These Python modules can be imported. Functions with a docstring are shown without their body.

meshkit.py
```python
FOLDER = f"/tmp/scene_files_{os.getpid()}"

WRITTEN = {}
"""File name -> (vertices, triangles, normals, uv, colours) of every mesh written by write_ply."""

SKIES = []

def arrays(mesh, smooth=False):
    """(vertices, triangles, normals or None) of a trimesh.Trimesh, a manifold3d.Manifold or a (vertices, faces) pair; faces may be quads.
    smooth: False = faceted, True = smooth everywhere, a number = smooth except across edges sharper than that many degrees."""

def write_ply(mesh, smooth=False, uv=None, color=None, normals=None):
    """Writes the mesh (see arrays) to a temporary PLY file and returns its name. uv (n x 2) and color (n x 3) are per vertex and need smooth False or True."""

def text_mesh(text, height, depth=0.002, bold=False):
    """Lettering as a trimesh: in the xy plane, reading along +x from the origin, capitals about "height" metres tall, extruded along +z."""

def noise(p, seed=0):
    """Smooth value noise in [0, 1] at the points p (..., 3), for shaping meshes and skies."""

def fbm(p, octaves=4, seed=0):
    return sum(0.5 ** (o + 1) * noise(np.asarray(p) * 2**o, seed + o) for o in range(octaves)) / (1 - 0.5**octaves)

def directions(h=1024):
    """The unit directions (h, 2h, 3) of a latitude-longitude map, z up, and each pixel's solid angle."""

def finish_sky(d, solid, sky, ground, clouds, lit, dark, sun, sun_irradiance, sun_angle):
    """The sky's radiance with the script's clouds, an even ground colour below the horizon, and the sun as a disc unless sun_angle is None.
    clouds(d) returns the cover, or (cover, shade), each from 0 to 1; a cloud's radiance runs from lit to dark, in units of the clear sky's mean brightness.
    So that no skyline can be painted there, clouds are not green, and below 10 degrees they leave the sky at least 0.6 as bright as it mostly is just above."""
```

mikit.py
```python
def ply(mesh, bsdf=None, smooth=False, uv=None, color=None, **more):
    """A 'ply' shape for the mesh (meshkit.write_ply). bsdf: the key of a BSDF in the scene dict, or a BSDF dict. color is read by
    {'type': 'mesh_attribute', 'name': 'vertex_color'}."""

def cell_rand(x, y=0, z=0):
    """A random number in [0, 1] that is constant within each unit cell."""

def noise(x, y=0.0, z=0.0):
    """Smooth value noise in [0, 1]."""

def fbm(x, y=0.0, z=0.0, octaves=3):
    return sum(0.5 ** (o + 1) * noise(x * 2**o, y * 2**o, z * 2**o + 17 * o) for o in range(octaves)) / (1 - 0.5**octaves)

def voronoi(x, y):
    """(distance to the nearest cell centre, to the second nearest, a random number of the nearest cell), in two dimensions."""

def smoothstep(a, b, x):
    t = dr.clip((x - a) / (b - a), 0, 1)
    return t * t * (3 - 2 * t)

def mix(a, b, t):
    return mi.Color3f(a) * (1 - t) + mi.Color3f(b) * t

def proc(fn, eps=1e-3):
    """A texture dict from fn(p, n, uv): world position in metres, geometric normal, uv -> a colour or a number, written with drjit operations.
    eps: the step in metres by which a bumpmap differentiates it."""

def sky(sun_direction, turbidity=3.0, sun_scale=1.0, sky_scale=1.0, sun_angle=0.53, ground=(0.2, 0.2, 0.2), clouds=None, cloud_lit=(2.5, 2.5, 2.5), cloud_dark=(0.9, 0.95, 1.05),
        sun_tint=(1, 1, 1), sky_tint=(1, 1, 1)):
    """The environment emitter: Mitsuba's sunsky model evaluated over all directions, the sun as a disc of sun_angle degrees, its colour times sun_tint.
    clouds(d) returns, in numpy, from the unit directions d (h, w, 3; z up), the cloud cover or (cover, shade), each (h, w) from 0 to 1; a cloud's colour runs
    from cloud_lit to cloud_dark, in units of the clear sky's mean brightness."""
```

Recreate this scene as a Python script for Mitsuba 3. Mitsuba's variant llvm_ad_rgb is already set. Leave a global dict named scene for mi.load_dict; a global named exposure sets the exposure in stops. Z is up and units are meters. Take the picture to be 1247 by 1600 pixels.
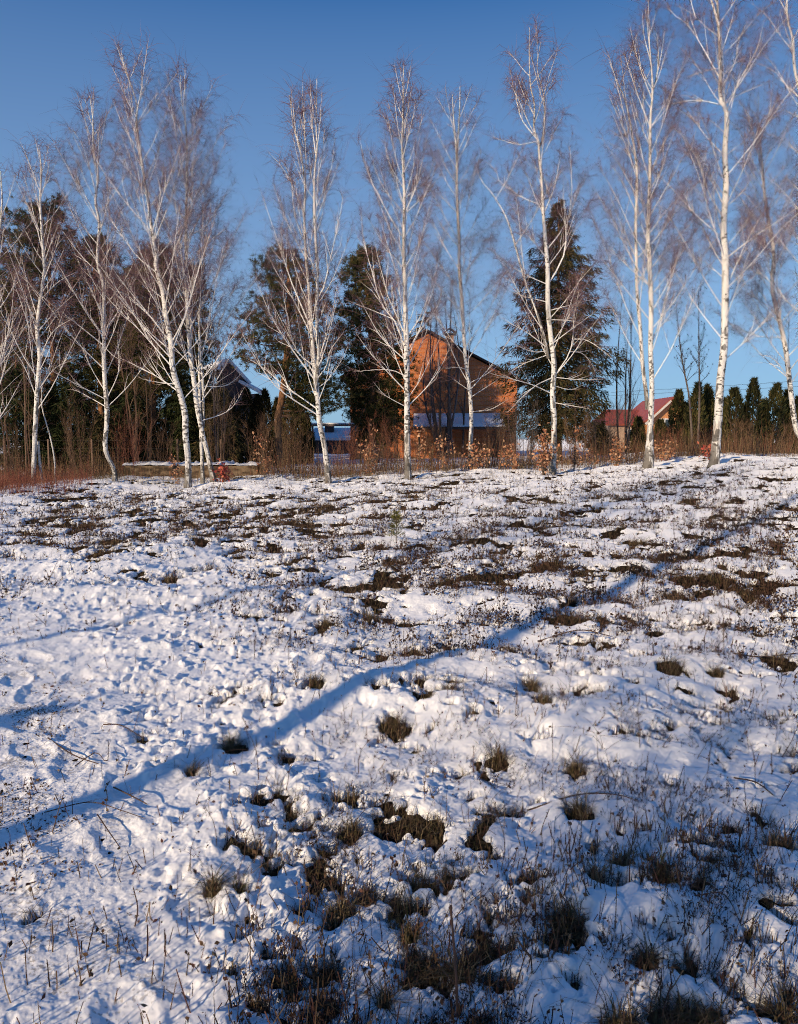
import math, numpy as np, mitsuba as mi, mikit, meshkit, drjit as dr
from mikit import noise, fbm, mix, smoothstep

T = mi.ScalarTransform4f
# ------------------------------------------------------------------ camera, light, exposure
PITCH, FPX, EYE = math.radians(5.33), 1232.0, 1.6          # pitch, focal length in photograph pixels, eye height
SUN_EL, SUN_AZ = math.radians(17.0), math.atan2(-0.800, -0.600)
scene, labels = {}, {}
scene['camera'] = {'type': 'perspective', 'fov': 2 * math.degrees(math.atan(623.5 / FPX)), 'fov_axis': 'x',
                   'near_clip': 0.05, 'far_clip': 1500.0,
                   'to_world': T().look_at(origin=[0, 0, EYE], target=[0, math.cos(PITCH), EYE - math.sin(PITCH)], up=[0, 0, 1])}
scene['sky_light'] = mikit.sky([math.cos(SUN_EL) * math.cos(SUN_AZ), math.cos(SUN_EL) * math.sin(SUN_AZ), math.sin(SUN_EL)], turbidity=2.0,
                               sun_tint=(1.0, 1.10, 1.42), sky_tint=(0.33, 0.70, 1.20), ground=(0.6, 0.6, 0.62),
                               clouds=lambda d: 0.52 * np.clip(1 - np.arcsin(np.clip(d[..., 2], 0, 1)) / math.radians(28), 0, 1) ** 0.75,   # thin bright haze towards the horizon, all round
                               cloud_lit=(2.3, 3.0, 3.75))
exposure = 1.78
rng = np.random.default_rng(7)

# ------------------------------------------------------------------ helpers
CP, SP = math.cos(PITCH), math.sin(PITCH)


def at(px, py, Y):
    """The world point that lies at distance Y north of the camera in the direction of a photograph pixel (used to measure the place)."""
    xn, yn = (px - 623.5) / FPX, (py - 800.0) / FPX
    dy, dz = CP - yn * SP, -SP - yn * CP
    t = Y / dy
    return np.array([xn * t, Y, EYE + dz * t])


def mpx(Y):
    return Y / FPX


def sstep(a, b, x):
    t = np.clip((x - a) / (b - a), 0, 1)
    return t * t * (3 - 2 * t)


def hash2(i, j, seed):
    h = (i.astype(np.int64) * 374761393 + j.astype(np.int64) * 668265263 + seed * 1446653 + 12345) & 0xFFFFFFFF
    h = ((h ^ (h >> 13)) * 1274126177) & 0xFFFFFFFF
    h = ((h ^ (h >> 16)) * 2246822519) & 0xFFFFFFFF
    return ((h ^ (h >> 15)) & 0xFFFFFF) / 16777215.0


def vn(x, y, seed=0):
    i, j = np.floor(x), np.floor(y)
    u, v = x - i, y - j
    u, v = u * u * u * (u * (6 * u - 15) + 10), v * v * v * (v * (6 * v - 15) + 10)
    a, b, c, d = hash2(i, j, seed), hash2(i + 1, j, seed), hash2(i, j + 1, seed), hash2(i + 1, j + 1, seed)
    return (a * (1 - u) + b * u) * (1 - v) + (c * (1 - u) + d * u) * v


def fb(x, y, o=3, seed=0):
    s = 0
    for k in range(o):
        c, sn = math.cos(0.6 * k + seed), math.sin(0.6 * k + seed)
        s = s + 0.5 ** k * vn((x * c - y * sn) * 2 ** k + 31.7 * k, (x * sn + y * c) * 2 ** k - 17.3 * k, seed + k)
    return s / (2 - 2 * 0.5 ** o)


def worley(x, y, seed=0):
    i, j = np.floor(x), np.floor(y)
    best, rid = np.full(x.shape, 9.0), np.zeros(x.shape)
    for a in (-1, 0, 1):
        for b in (-1, 0, 1):
            ci, cj = i + a, j + b
            d = np.hypot(ci + 0.15 + 0.7 * hash2(ci, cj, seed) - x, cj + 0.15 + 0.7 * hash2(ci, cj, seed + 1) - y)
            m = d < best
            best = np.where(m, d, best)
            rid = np.where(m, hash2(ci, cj, seed + 2), rid)
    return best, rid


class MB:
    """Collects triangles (with a colour per vertex) for ONE mesh."""

    def __init__(s):
        s.v, s.f, s.c, s.n = [], [], [], 0

    def add(s, v, f, c=(0.5, 0.5, 0.5)):
        v = np.asarray(v, float).reshape(-1, 3)
        s.v.append(v)
        s.f.append(np.asarray(f, int).reshape(-1, 3) + s.n)
        s.c.append(np.broadcast_to(np.asarray(c, float), v.shape))
        s.n += len(v)
        return s

    def box(s, lo, hi, c=(0.5, 0.5, 0.5)):
        lo, hi = np.asarray(lo, float), np.asarray(hi, float)
        v = np.array([[x, y, z] for x in (0, 1) for y in (0, 1) for z in (0, 1)], float) * (hi - lo) + lo
        return s.add(v, BOXF, c)

    def arrays(s):
        return np.vstack(s.v), np.vstack(s.f), np.vstack(s.c)


BOXF = [[0, 1, 3], [0, 3, 2], [4, 6, 7], [4, 7, 5], [0, 4, 5], [0, 5, 1], [2, 3, 7], [2, 7, 6], [0, 2, 6], [0, 6, 4], [1, 5, 7], [1, 7, 3]]


def prisms(P, R, sides=3, tip=True, twist=None):
    """n strands of k points (n,k,3) with radii (n,k) as prisms; the last ring closes to a point when tip."""
    P, R = np.asarray(P, float), np.asarray(R, float)
    n, k, _ = P.shape
    t = P[:, -1] - P[:, 0]
    t /= np.linalg.norm(t, axis=1, keepdims=True) + 1e-12
    ref = np.where(np.abs(t[:, 2:]) < 0.9, [[0, 0, 1.0]], [[1.0, 0, 0]])
    a = np.cross(t, ref)
    a /= np.linalg.norm(a, axis=1, keepdims=True) + 1e-12
    b = np.cross(t, a)
    ph = (np.arange(n) * 2.399 if twist is None else twist)
    ang = ph[:, None] + np.arange(sides) * 2 * np.pi / sides
    ring = np.cos(ang)[..., None] * a[:, None] + np.sin(ang)[..., None] * b[:, None]
    kk = k - 1 if tip else k
    v = P[:, :kk, None] + R[:, :kk, None, None] * ring[:, None]
    v = v.reshape(n, kk * sides, 3)
    f = []
    for r in range(kk - 1):
        for i in range(sides):
            p, q = r * sides + i, r * sides + (i + 1) % sides
            f += [[p, q, q + sides], [p, q + sides, p + sides]]
    m = kk * sides
    if tip:
        v = np.concatenate([v, P[:, -1:]], 1)
        for i in range(sides):
            f.append([(kk - 1) * sides + i, (kk - 1) * sides + (i + 1) % sides, m])
        m += 1
    else:
        for i in range(1, sides - 1):
            f.append([(kk - 1) * sides, (kk - 1) * sides + i, (kk - 1) * sides + i + 1])
    f = np.array(f)
    return v.reshape(-1, 3), (f[None] + (np.arange(n) * m)[:, None, None]).reshape(-1, 3), m


def resample(P, n):
    """Catmull-Rom through the points P, n points evenly along it."""
    P = np.asarray(P, float)
    if len(P) > 2:
        Q = np.vstack([2 * P[0] - P[1], P, 2 * P[-1] - P[-2]])
        u = np.linspace(0, 1, 9)[:-1, None]
        out = []
        for i in range(len(P) - 1):
            a, b, c, d = Q[i:i + 4]
            out.append(0.5 * (2 * b + (c - a) * u + (2 * a - 5 * b + 4 * c - d) * u ** 2 + (3 * b - a - 3 * c + d) * u ** 3))
        P = np.vstack(out + [P[-1:]])
    s = np.concatenate([[0], np.cumsum(np.linalg.norm(np.diff(P[:, :3], axis=0), axis=1))])
    w = np.linspace(0, s[-1], n)
    return np.stack([np.interp(w, s, P[:, k]) for k in range(P.shape[1])], 1)


def rand_unit(n, r):
    v = r.normal(size=(n, 3))
    return v / np.linalg.norm(v, axis=1, keepdims=True)


def needles(C, D, L, W, r):
    """One slim triangle per row: from C, along D (unit), length L, width W."""
    n = len(C)
    side = np.cross(D, rand_unit(n, r))
    side /= np.linalg.norm(side, axis=1, keepdims=True) + 1e-9
    v = np.stack([C - side * W[:, None] / 2, C + side * W[:, None] / 2, C + D * L[:, None]], 1)
    return v.reshape(-1, 3), np.arange(3 * n).reshape(-1, 3)


used = {}


def numbered(name, parent=None):
    k = (parent + '__' if parent else '') + name
    i = used.get(k, 0)
    used[k] = i + 1
    return k if i == 0 else f'{k}_{i:03d}'


def put(name, mesh, mat, parent=None, smooth=False, label=None, cat=None, group=None, kind=None, uv=None, to=None):
    key = numbered(name, parent)
    if isinstance(mesh, dict):
        d = dict(mesh)
    else:
        v, f, c = mesh.arrays() if isinstance(mesh, MB) else (mesh[0], mesh[1], mesh[2] if len(mesh) > 2 else None)
        d = mikit.ply((v, f), mat, smooth=smooth, uv=uv, color=c if smooth in (True, False) else None)
    if to is not None:
        d['to_world'] = to
    scene[key] = d
    info(key, label, cat, group, kind)
    return key


def info(key, label=None, cat=None, group=None, kind=None):
    e = {k: x for k, x in (('label', label), ('category', cat), ('group', group), ('kind', kind)) if x}
    if e:
        labels[key] = e
    return key


def thing(name, label, cat, group=None):
    return info(numbered(name), label, cat, group)


# ------------------------------------------------------------------ materials
def mat(key, d, two=True):
    scene[key] = {'type': 'twosided', 'bsdf': d} if two else d


def rgb(*c):
    return {'type': 'rgb', 'value': list(c)}


def snow_col(p, n, uv):
    g = fbm(p.x * 5, p.y * 5, p.z * 5, 3)
    # trodden path: packed, dirty snow with leaf crumbs and soil
    d = dr.abs((p.x + 1.02) * 0.894 + (p.y - 2.1) * 0.447) / 0.5
    dirt = smoothstep(1.0, 0.2, d + 0.5 * (fbm(p.x * 4, p.y * 4, 0, 3) - 0.5)) * smoothstep(0.60, 0.70, fbm(p.x * 130, p.y * 130, 1.3, 3) + 0.5 * (fbm(p.x * 7, p.y * 7, 5.0, 2) - 0.5)) * smoothstep(7.0, 4.5, p.y)
    return mix(mix((0.86, 0.86, 0.88), (0.9, 0.9, 0.91), g), (0.13, 0.10, 0.08), dirt * 0.6)


mat('mat_snow', {'type': 'bumpmap', 'arbitrary': mikit.proc(lambda p, n, uv: fbm(p.x * 60, p.y * 60, p.z * 60, 3), eps=4e-3), 'scale': 0.009,
                 'bsdf': {'type': 'principled', 'base_color': mikit.proc(snow_col), 'roughness': 0.75, 'specular': 0.25}})
mat('mat_roof_snow', {'type': 'diffuse', 'reflectance': mikit.proc(lambda p, n, uv: mix((0.72, 0.73, 0.76), (0.88, 0.88, 0.9), fbm(p.x * 2, p.y * 2, p.z * 2, 4)))})


def soil_col(p, n, uv):
    a, b = fbm(p.x * 18, p.y * 18, p.z * 18, 3), noise(p.x * 60, p.y * 60, p.z * 60)
    return mix(mix((0.012, 0.009, 0.007), (0.045, 0.031, 0.02), smoothstep(0.4, 0.75, a)), (0.15, 0.11, 0.065), smoothstep(0.62, 0.85, b) * 0.75)


mat('mat_soil', {'type': 'diffuse', 'reflectance': mikit.proc(soil_col)})
VC = {'type': 'mesh_attribute', 'name': 'vertex_color'}
mat('mat_dry', {'type': 'diffuse', 'reflectance': VC})
mat('mat_wood', {'type': 'principled', 'base_color': VC, 'roughness': 0.7, 'specular': 0.3})


def birch_bark(p, n, uv):
    h, s = uv.y, uv.x
    base = mix((0.60, 0.57, 0.53), (0.82, 0.80, 0.77), fbm(s * 5, h * 2.5, p.x, 3))
    base = mix(base, (0.46, 0.36, 0.27), smoothstep(0.55, 0.8, fbm(s * 2.5, h * 0.9, p.x * 0.5 + 3, 3)) * 0.6)
    lent = smoothstep(0.56, 0.70, noise(s * 7, h * 26, p.x * 0.3)) * smoothstep(0.3, 0.6, noise(s * 2, h * 3, 4.0))
    base = mix(base, (0.07, 0.06, 0.05), lent * 0.9)
    scar = smoothstep(0.665, 0.73, noise(s * 5 + 9, h * 4.5, p.x * 0.2)) * smoothstep(3.5, 1.0, h * 0.4)
    base = mix(base, (0.05, 0.045, 0.04), scar * 0.8)
    foot = smoothstep(0.50, 0.60, fbm(s * 11, h * 4.5, 7.0, 3) + 0.24 * smoothstep(1.6, 0.0, h) - 0.02)
    return mix(base, (0.10, 0.085, 0.07), foot * smoothstep(2.4, 0.3, h) * 0.85)


mat('mat_birch_bark', {'type': 'bumpmap', 'arbitrary': mikit.proc(lambda p, n, uv: fbm(p.x * 14, p.y * 14, p.z * 26, 3), eps=8e-3), 'scale': 0.012,
                       'bsdf': {'type': 'principled', 'base_color': mikit.proc(birch_bark), 'roughness': 0.65, 'specular': 0.3}})


def pine_bark(p, n, uv):
    a = fbm(uv.x * 16, uv.y * 6, p.x, 3)
    up = smoothstep(1.0, 5.0, uv.y)
    return mix(mix((0.13, 0.095, 0.07), (0.36, 0.17, 0.08), up), (0.05, 0.035, 0.028), smoothstep(0.45, 0.65, a) * 0.75)


mat('mat_pine_bark', {'type': 'diffuse', 'reflectance': mikit.proc(pine_bark)})
mat('mat_twig', {'type': 'diffuse', 'reflectance': VC})
mat('mat_needle', {'type': 'diffuse', 'reflectance': VC})
mat('mat_oak_leaf', {'type': 'principled', 'base_color': VC, 'roughness': 0.55, 'specular': 0.3})


def brick_col(p, n, uv):
    # far-off brickwork: courses and perpends, with each brick its own tone (read at 48 m)
    row = dr.floor(uv.y / 0.077)
    u = uv.x / 0.26 + 0.5 * (row - 2 * dr.floor(row / 2))
    col = dr.floor(u)
    fu, fv = u - col, uv.y / 0.077 - row
    mortar = dr.maximum(smoothstep(0.06, 0.02, dr.minimum(fu, 1 - fu)), smoothstep(0.16, 0.06, dr.minimum(fv, 1 - fv)))
    r = mikit.cell_rand(col, row, 3)
    b = mix((0.46, 0.11, 0.032), (0.62, 0.20, 0.055), r * 0.7 + 0.3 * fbm(uv.x, uv.y, 0, 3))
    return mix(b, (0.42, 0.36, 0.30), mortar * 0.6)


mat('mat_brick', {'type': 'diffuse', 'reflectance': mikit.proc(brick_col)})
mat('mat_red_roof', {'type': 'principled', 'base_color': mikit.proc(lambda p, n, uv: mix((0.25, 0.045, 0.022), (0.35, 0.08, 0.036), fbm(p.x * 2, p.y * 2, p.z * 2, 3))), 'roughness': 0.45})
mat('mat_plain', {'type': 'principled', 'base_color': VC, 'roughness': 0.6, 'specular': 0.3})
mat('mat_pane', {'type': 'principled', 'base_color': rgb(0.03, 0.04, 0.05), 'roughness': 0.08, 'specular': 0.6})
mat('mat_concrete', {'type': 'diffuse', 'reflectance': mikit.proc(lambda p, n, uv: mix((0.055, 0.04, 0.028), (0.20, 0.145, 0.095), smoothstep(0.3, 0.7, fbm(p.x * 4, p.y * 4, p.z * 9, 4))))})

# ------------------------------------------------------------------ terrain
EDGE = [(-500, 772), (-100, 770), (0, 765), (60, 757), (170, 752), (290, 760), (400, 748), (510, 753), (640, 744), (740, 739), (860, 738), (1010, 728), (1120, 714), (1247, 716), (1500, 716)]
EX = np.array([at(a, b, 26.0)[0] for a, b in EDGE])
EZ = np.array([at(a, b, 26.0)[2] for a, b in EDGE])


def ground(x, y):
    x, y = np.asarray(x, float), np.asarray(y, float)
    e = np.interp(x, EX, EZ)
    e = 0.25 * np.interp(x - 0.8, EX, EZ) + 0.5 * e + 0.25 * np.interp(x + 0.8, EX, EZ)
    z = e * sstep(3.0, 26.0, y)
    far = sstep(29, 60, y)
    return z * (1 - far) + 0.35 * far


def path_d(x, y):
    return np.abs((x + 1.02) * 0.894 + (y - 2.1) * 0.447)


def mounds(x, y):
    near = sstep(200, 40, np.hypot(x, y))
    z = 0.11 * (fb(x * 0.55, y * 0.55, 2, 3) - 0.5) + 0.11 * (fb(x * 1.5, y * 1.5, 2, 11) - 0.5) + 0.065 * (fb(x * 4.2, y * 4.2, 2, 12) - 0.5) * sstep(11, 6, y) * sstep(-.9, .1, x / np.maximum(y, .1) * 2.5)
    wx, wy = x + 0.5 * (fb(x * 0.8, y * 0.8, 2, 21) - 0.5), y + 0.7 * (fb(x * 0.5, y * 0.5, 2, 22) - 0.5)
    z += 0.022 * np.sin(wy * 5.2 + 0.9 * wx) * sstep(4.5, 8, y)
    for cx, cy, rx, ry, h in ((0.85, 4.25, 0.8, 0.45, 0.12), (-0.05, 4.9, 0.7, 0.5, 0.07), (1.0, 2.6, 0.5, 0.35, 0.06), (0.25, 2.75, 0.35, 0.3, 0.05), (1.9, 5.2, 0.8, 0.5, 0.06)):
        z += h * np.exp(-((x - cx) / rx) ** 2 - ((y - cy) / ry) ** 2)
    return z * near * (1 - .7 * sstep(.8, .3, path_d(x, y)) * sstep(8, 6, y))


def veg(x, y):
    """How much vegetation stands through the snow, 0..1."""
    a = np.arctan2(x, np.maximum(y, 0.1))
    big = fb(x * 0.45, y * 0.45, 3, 41)
    left = sstep(0.05, -0.28, a + 0.25 * (big - 0.5))                       # trampled, almost bare of plants
    mid = sstep(4.8, 7.5, y)
    v = 0.33 + 0.36 * mid + 0.9 * (big - 0.5) - 0.10 * sstep(2.6, 1.9, y)
    near = sstep(6.2, 4.2, y)
    vn_ = np.clip(0.42 + 0.0 * np.exp(-((x + .05) / .45) ** 2) * sstep(4.2, 3.4, y) + 0.55 * (fb(x * 1.0 + 3.1, y * 1.0, 2, 43) - 0.5) + 0.06 * sstep(0.2, 1.4, x), 0.05, 0.50)
    v = v * (1 - near) + vn_ * near
    v = v * (1 - left * sstep(12, 8.5, y) * 0.9)
    v = v * (1 - 0.15 * sstep(15, 24, y)) + 0.30 * sstep(8, 13, y) * sstep(24, 15, y) * left
    v -= 0.26 * np.exp(-((x - 0.7) / 0.8) ** 2 - ((y - 4.0) / 0.7) ** 2)
    return np.clip(v, 0.02, 0.95)


# bare tussock holes that the photograph shows in the foreground (pixel, half width in pixels, half height)
HOLES = [(640, 1465, 30, 34), (548, 1305, 22, 18), (705, 1108, 24, 16), (620, 1148, 34, 20), (832, 1080, 26, 14), (905, 972, 62, 14), (795, 1022, 26, 18), (580, 962, 26, 16),
         (1048, 1066, 26, 14), (334, 1402, 20, 16), (374, 1402, 20, 20), (1222, 1035, 34, 14), (492, 1082, 18, 10), (536, 1422, 34, 22), (905, 1272, 30, 20), (898, 1212, 24, 14),
         (1030, 1385, 30, 18), (890, 1450, 36, 26), (965, 1590, 44, 26), (1012, 1508, 26, 16), (1222, 1590, 26, 20), (850, 1130, 16, 8), (1215, 1330, 30, 18), (360, 1165, 26, 16),
         (300, 1215, 20, 12), (265, 905, 20, 10), (330, 888, 22, 6), (508, 985, 22, 16), (1110, 905, 50, 12), (700, 912, 34, 14), (1000, 850, 40, 10), (160, 872, 36, 9), (1165, 930, 22, 10),
         (720, 1530, 20, 14), (600, 1570, 22, 16), (1120, 1070, 16, 8), (970, 1365, 20, 12), (780, 1200, 22, 12), (930, 1390, 16, 14), (845, 1510, 16, 10), (1060, 930, 40, 12), (870, 885, 34, 10)]


def on_ground(px, py):
    xn, yn = (px - 623.5) / FPX, (py - 800.0) / FPX
    d = np.array([xn, CP - yn * SP, -SP - yn * CP])
    t = EYE / max(-d[2], 1e-3)
    for _ in range(25):
        p = d * t
        t += 0.7 * ((EYE + p[2]) - float(ground(p[0], p[1]))) / max(-d[2], 1e-3)
        t = min(max(t, 0.5), 60)
    return d * t


HOLE = []
for a, b, w, h in HOLES:
    p, q = on_ground(a, b), on_ground(a, b - h)
    HOLE.append((p[0], p[1], .82 * w * p[1] / FPX, max(abs(q[1] - p[1]), 0.03) * 0.72))
PRINTS = []
r_ = np.random.default_rng(5)
for x0, y0, dx, dy, n in ((-0.62, 2.1, -0.22, 0.42, 8), (-0.95, 3.4, 0.10, 0.5, 12), (-1.6, 4.2, 0.16, 0.52, 14), (-2.2, 5.5, 0.30, 0.5, 14), (-1.2, 5.2, -0.2, 0.5, 12), (-0.55, 4.0, -0.05, 0.5, 9),
                          (-3.2, 6.8, 0.45, 0.35, 12), (-2.7, 7.5, 0.5, 0.25, 12), (-1.3, 2.6, -0.2, 0.42, 9), (-4.0, 8.6, 0.55, 0.2, 14)):
    for k in range(n):
        s = 0.09 * (1 if k % 2 else -1)
        l = math.hypot(dx, dy)
        PRINTS.append((x0 + dx * k + s * dy / l + r_.normal(0, .05), y0 + dy * k - s * dx / l + r_.normal(0, .05), math.atan2(dy, dx) + r_.normal(0, .2), r_.uniform(.010, .030)))


def bare(x, y):
    """Snow cover in standard deviations above the cut: below 0 the ground shows."""
    wx, wy = x + 0.05 * (vn(x * 9, y * 9, 61) - 0.5), y + 0.05 * (vn(x * 9, y * 9, 62) - 0.5)
    q = 0.46 * fb(wx * 2.4, wy * 2.4, 2, 51) + 0.34 * fb(wx * 8, wy * 8, 2, 52) + 0.20 * fb(wx * 23, wy * 23, 2, 53)
    qn = 0.36 * fb(wx * 4.2, wy * 4.2, 2, 54) + 0.38 * fb(wx * 11, wy * 11, 2, 55) + 0.26 * fb(wx * 27, wy * 27, 2, 56)
    near = sstep(6.5, 4.5, y)
    q = q * (1 - near) + qn * near
    z = (q - 0.5) / 0.085
    s = z - (-2.35 + 2.3 * veg(x, y))
    for cx, cy, rx, ry in HOLE:
        m = (np.abs(x - cx) < 2.2 * rx) & (np.abs(y - cy) < 2.2 * ry)
        if m.any():
            d = np.hypot((x[m] - cx) / rx, (y[m] - cy) / ry) + 1.7 * (fb(x[m] * 11, y[m] * 11, 3, 71) - 0.45)
            s[m] = np.where(d < 1.6, np.minimum(s[m], (d - 0.85) * 3.0), s[m])
    p = path_d(x, y)
    return s + 1.2 * sstep(0.6, 0.2, p)


def snow_z(x, y):
    s = bare(x, y)
    r = np.hypot(x, y)
    v = veg(x, y)
    lump = 0.0
    if True:
        w = 0.06 * (vn(x * 6, y * 6, 81) - 0.5)
        d1, i1 = worley((x + w) * 3.9, (y - w) * 3.9, 91)
        d2, i2 = worley((x - w) * 11, (y + w) * 11, 95)
        dome1 = np.sqrt(np.clip(1 - (d1 / 0.62) ** 2, 0, 1)) * i1
        dome2 = np.sqrt(np.clip(1 - (d2 / 0.6) ** 2, 0, 1)) * i2 * i2
        act = np.clip(fb(x * 1.1, y * 1.1, 2, 99) * 2.4 - 0.7, 0, 1)
        lump = (dome1 * 0.026 * (0.25 + act) * (0.45 + v) + dome2 * 0.007 * (0.2 + act)) * (1 - 0.6 * sstep(6, 11, y))
    a = np.arctan2(x, np.maximum(y, 0.1))
    tr = sstep(0.0, -0.2, a) * sstep(13, 9, y)                               # trodden, cloddy snow on the left
    clod = (fb(x * 6.5, y * 6.5, 3, 101) - 0.5) * 0.032 + np.clip(fb(x * 17, y * 17, 2, 103) - 0.56, 0, 1) * 0.085
    hs = 0.034 + 0.03 * (fb(x * 3, y * 3, 2, 105) - 0.5)
    pth = sstep(0.75, 0.25, path_d(x, y)) * sstep(8.0, 6.0, y)
    h = hs * (1 - np.exp(-np.maximum(s, 0) / 0.8)) + (lump * (1 - 0.9 * pth) * (1 - 0.45 * tr) + clod * tr * (1 - 0.75 * pth)) * sstep(0, 0.7, s)
    h = np.where(s < 0, np.maximum(s * 0.07, -0.05), h)
    for px, py, an, dp in PRINTS:
        m = (np.abs(x - px) < .3) & (np.abs(y - py) < .3)
        if m.any():
            u = ((x[m] - px) * math.cos(an) + (y[m] - py) * math.sin(an)) / .15
            w = (-(x[m] - px) * math.sin(an) + (y[m] - py) * math.cos(an)) / .075
            d = np.sqrt(u * u + w * w) + .25 * (vn(x[m] * 25, y[m] * 25, 111) - .5)
            h[m] += -dp * sstep(1.3, .4, d) + .006 * np.exp(-((d - 1.35) / .25) ** 2)
    h = np.where(s > 0.2, np.maximum(h, 0.024 * sstep(.2, .7, s)), h)
    h -= 0.012 * pth
    h += (0.014 * (fb(x * 9, y * 9, 2, 119) - 0.5) + 0.003 * (fb(x * 34, y * 34, 2, 120) - 0.5)) * sstep(30, 10, r)
    fade = sstep(33, 27, r)
    return h * fade + 0.05 * (1 - fade), s


def polar(n_in, n_out, half, radii):
    an = np.concatenate([np.linspace(-half, half, n_in), np.linspace(half, 2 * np.pi - half, n_out)[1:-1]])
    A, Rr = np.meshgrid(an, radii)
    n, m = A.shape
    i, j = np.meshgrid(np.arange(n - 1), np.arange(m), indexing='ij')
    jn = (j + 1) % m
    a, b, c, d = i * m + j, i * m + jn, (i + 1) * m + jn, (i + 1) * m + j
    f = np.concatenate([np.stack([a, d, c], -1).reshape(-1, 3), np.stack([a, c, b], -1).reshape(-1, 3)])
    return (Rr * np.sin(A)).ravel(), (Rr * np.cos(A)).ravel(), f


RS = np.concatenate([[0.02, 0.3, 0.7, 1.1, 1.4, 1.6], np.exp(np.linspace(math.log(1.75), math.log(34), 800)), np.exp(np.linspace(math.log(35), math.log(900), 30))])
x, y, f = polar(640, 70, math.radians(36), RS)
h, s = snow_z(x, y)
snow_v = np.stack([x, y, ground(x, y) + mounds(x, y) + h], 1)
put('snow_field', (snow_v, f), 'mat_snow', smooth=True, kind='structure')
RG = np.concatenate([[0.02, 0.7, 1.4], np.exp(np.linspace(math.log(1.7), math.log(34), 340)), np.exp(np.linspace(math.log(35), math.log(900), 20))])
x, y, f = polar(300, 60, math.radians(36), RG)
soil_b = 0.036 * (fb(x * 20, y * 20, 2, 130) - 0.5) + 0.012
put('ground', (np.stack([x, y, ground(x, y) + mounds(x, y) + soil_b - 0.012 - 0.10 * sstep(30, 36, np.hypot(x, y))], 1), f), 'mat_soil', smooth=True, kind='structure')


def surf(x, y):
    x, y = np.atleast_1d(np.asarray(x, float)), np.atleast_1d(np.asarray(y, float))
    h, s = snow_z(x, y)
    return ground(x, y) + mounds(x, y) + np.maximum(h, -0.002), s


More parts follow.
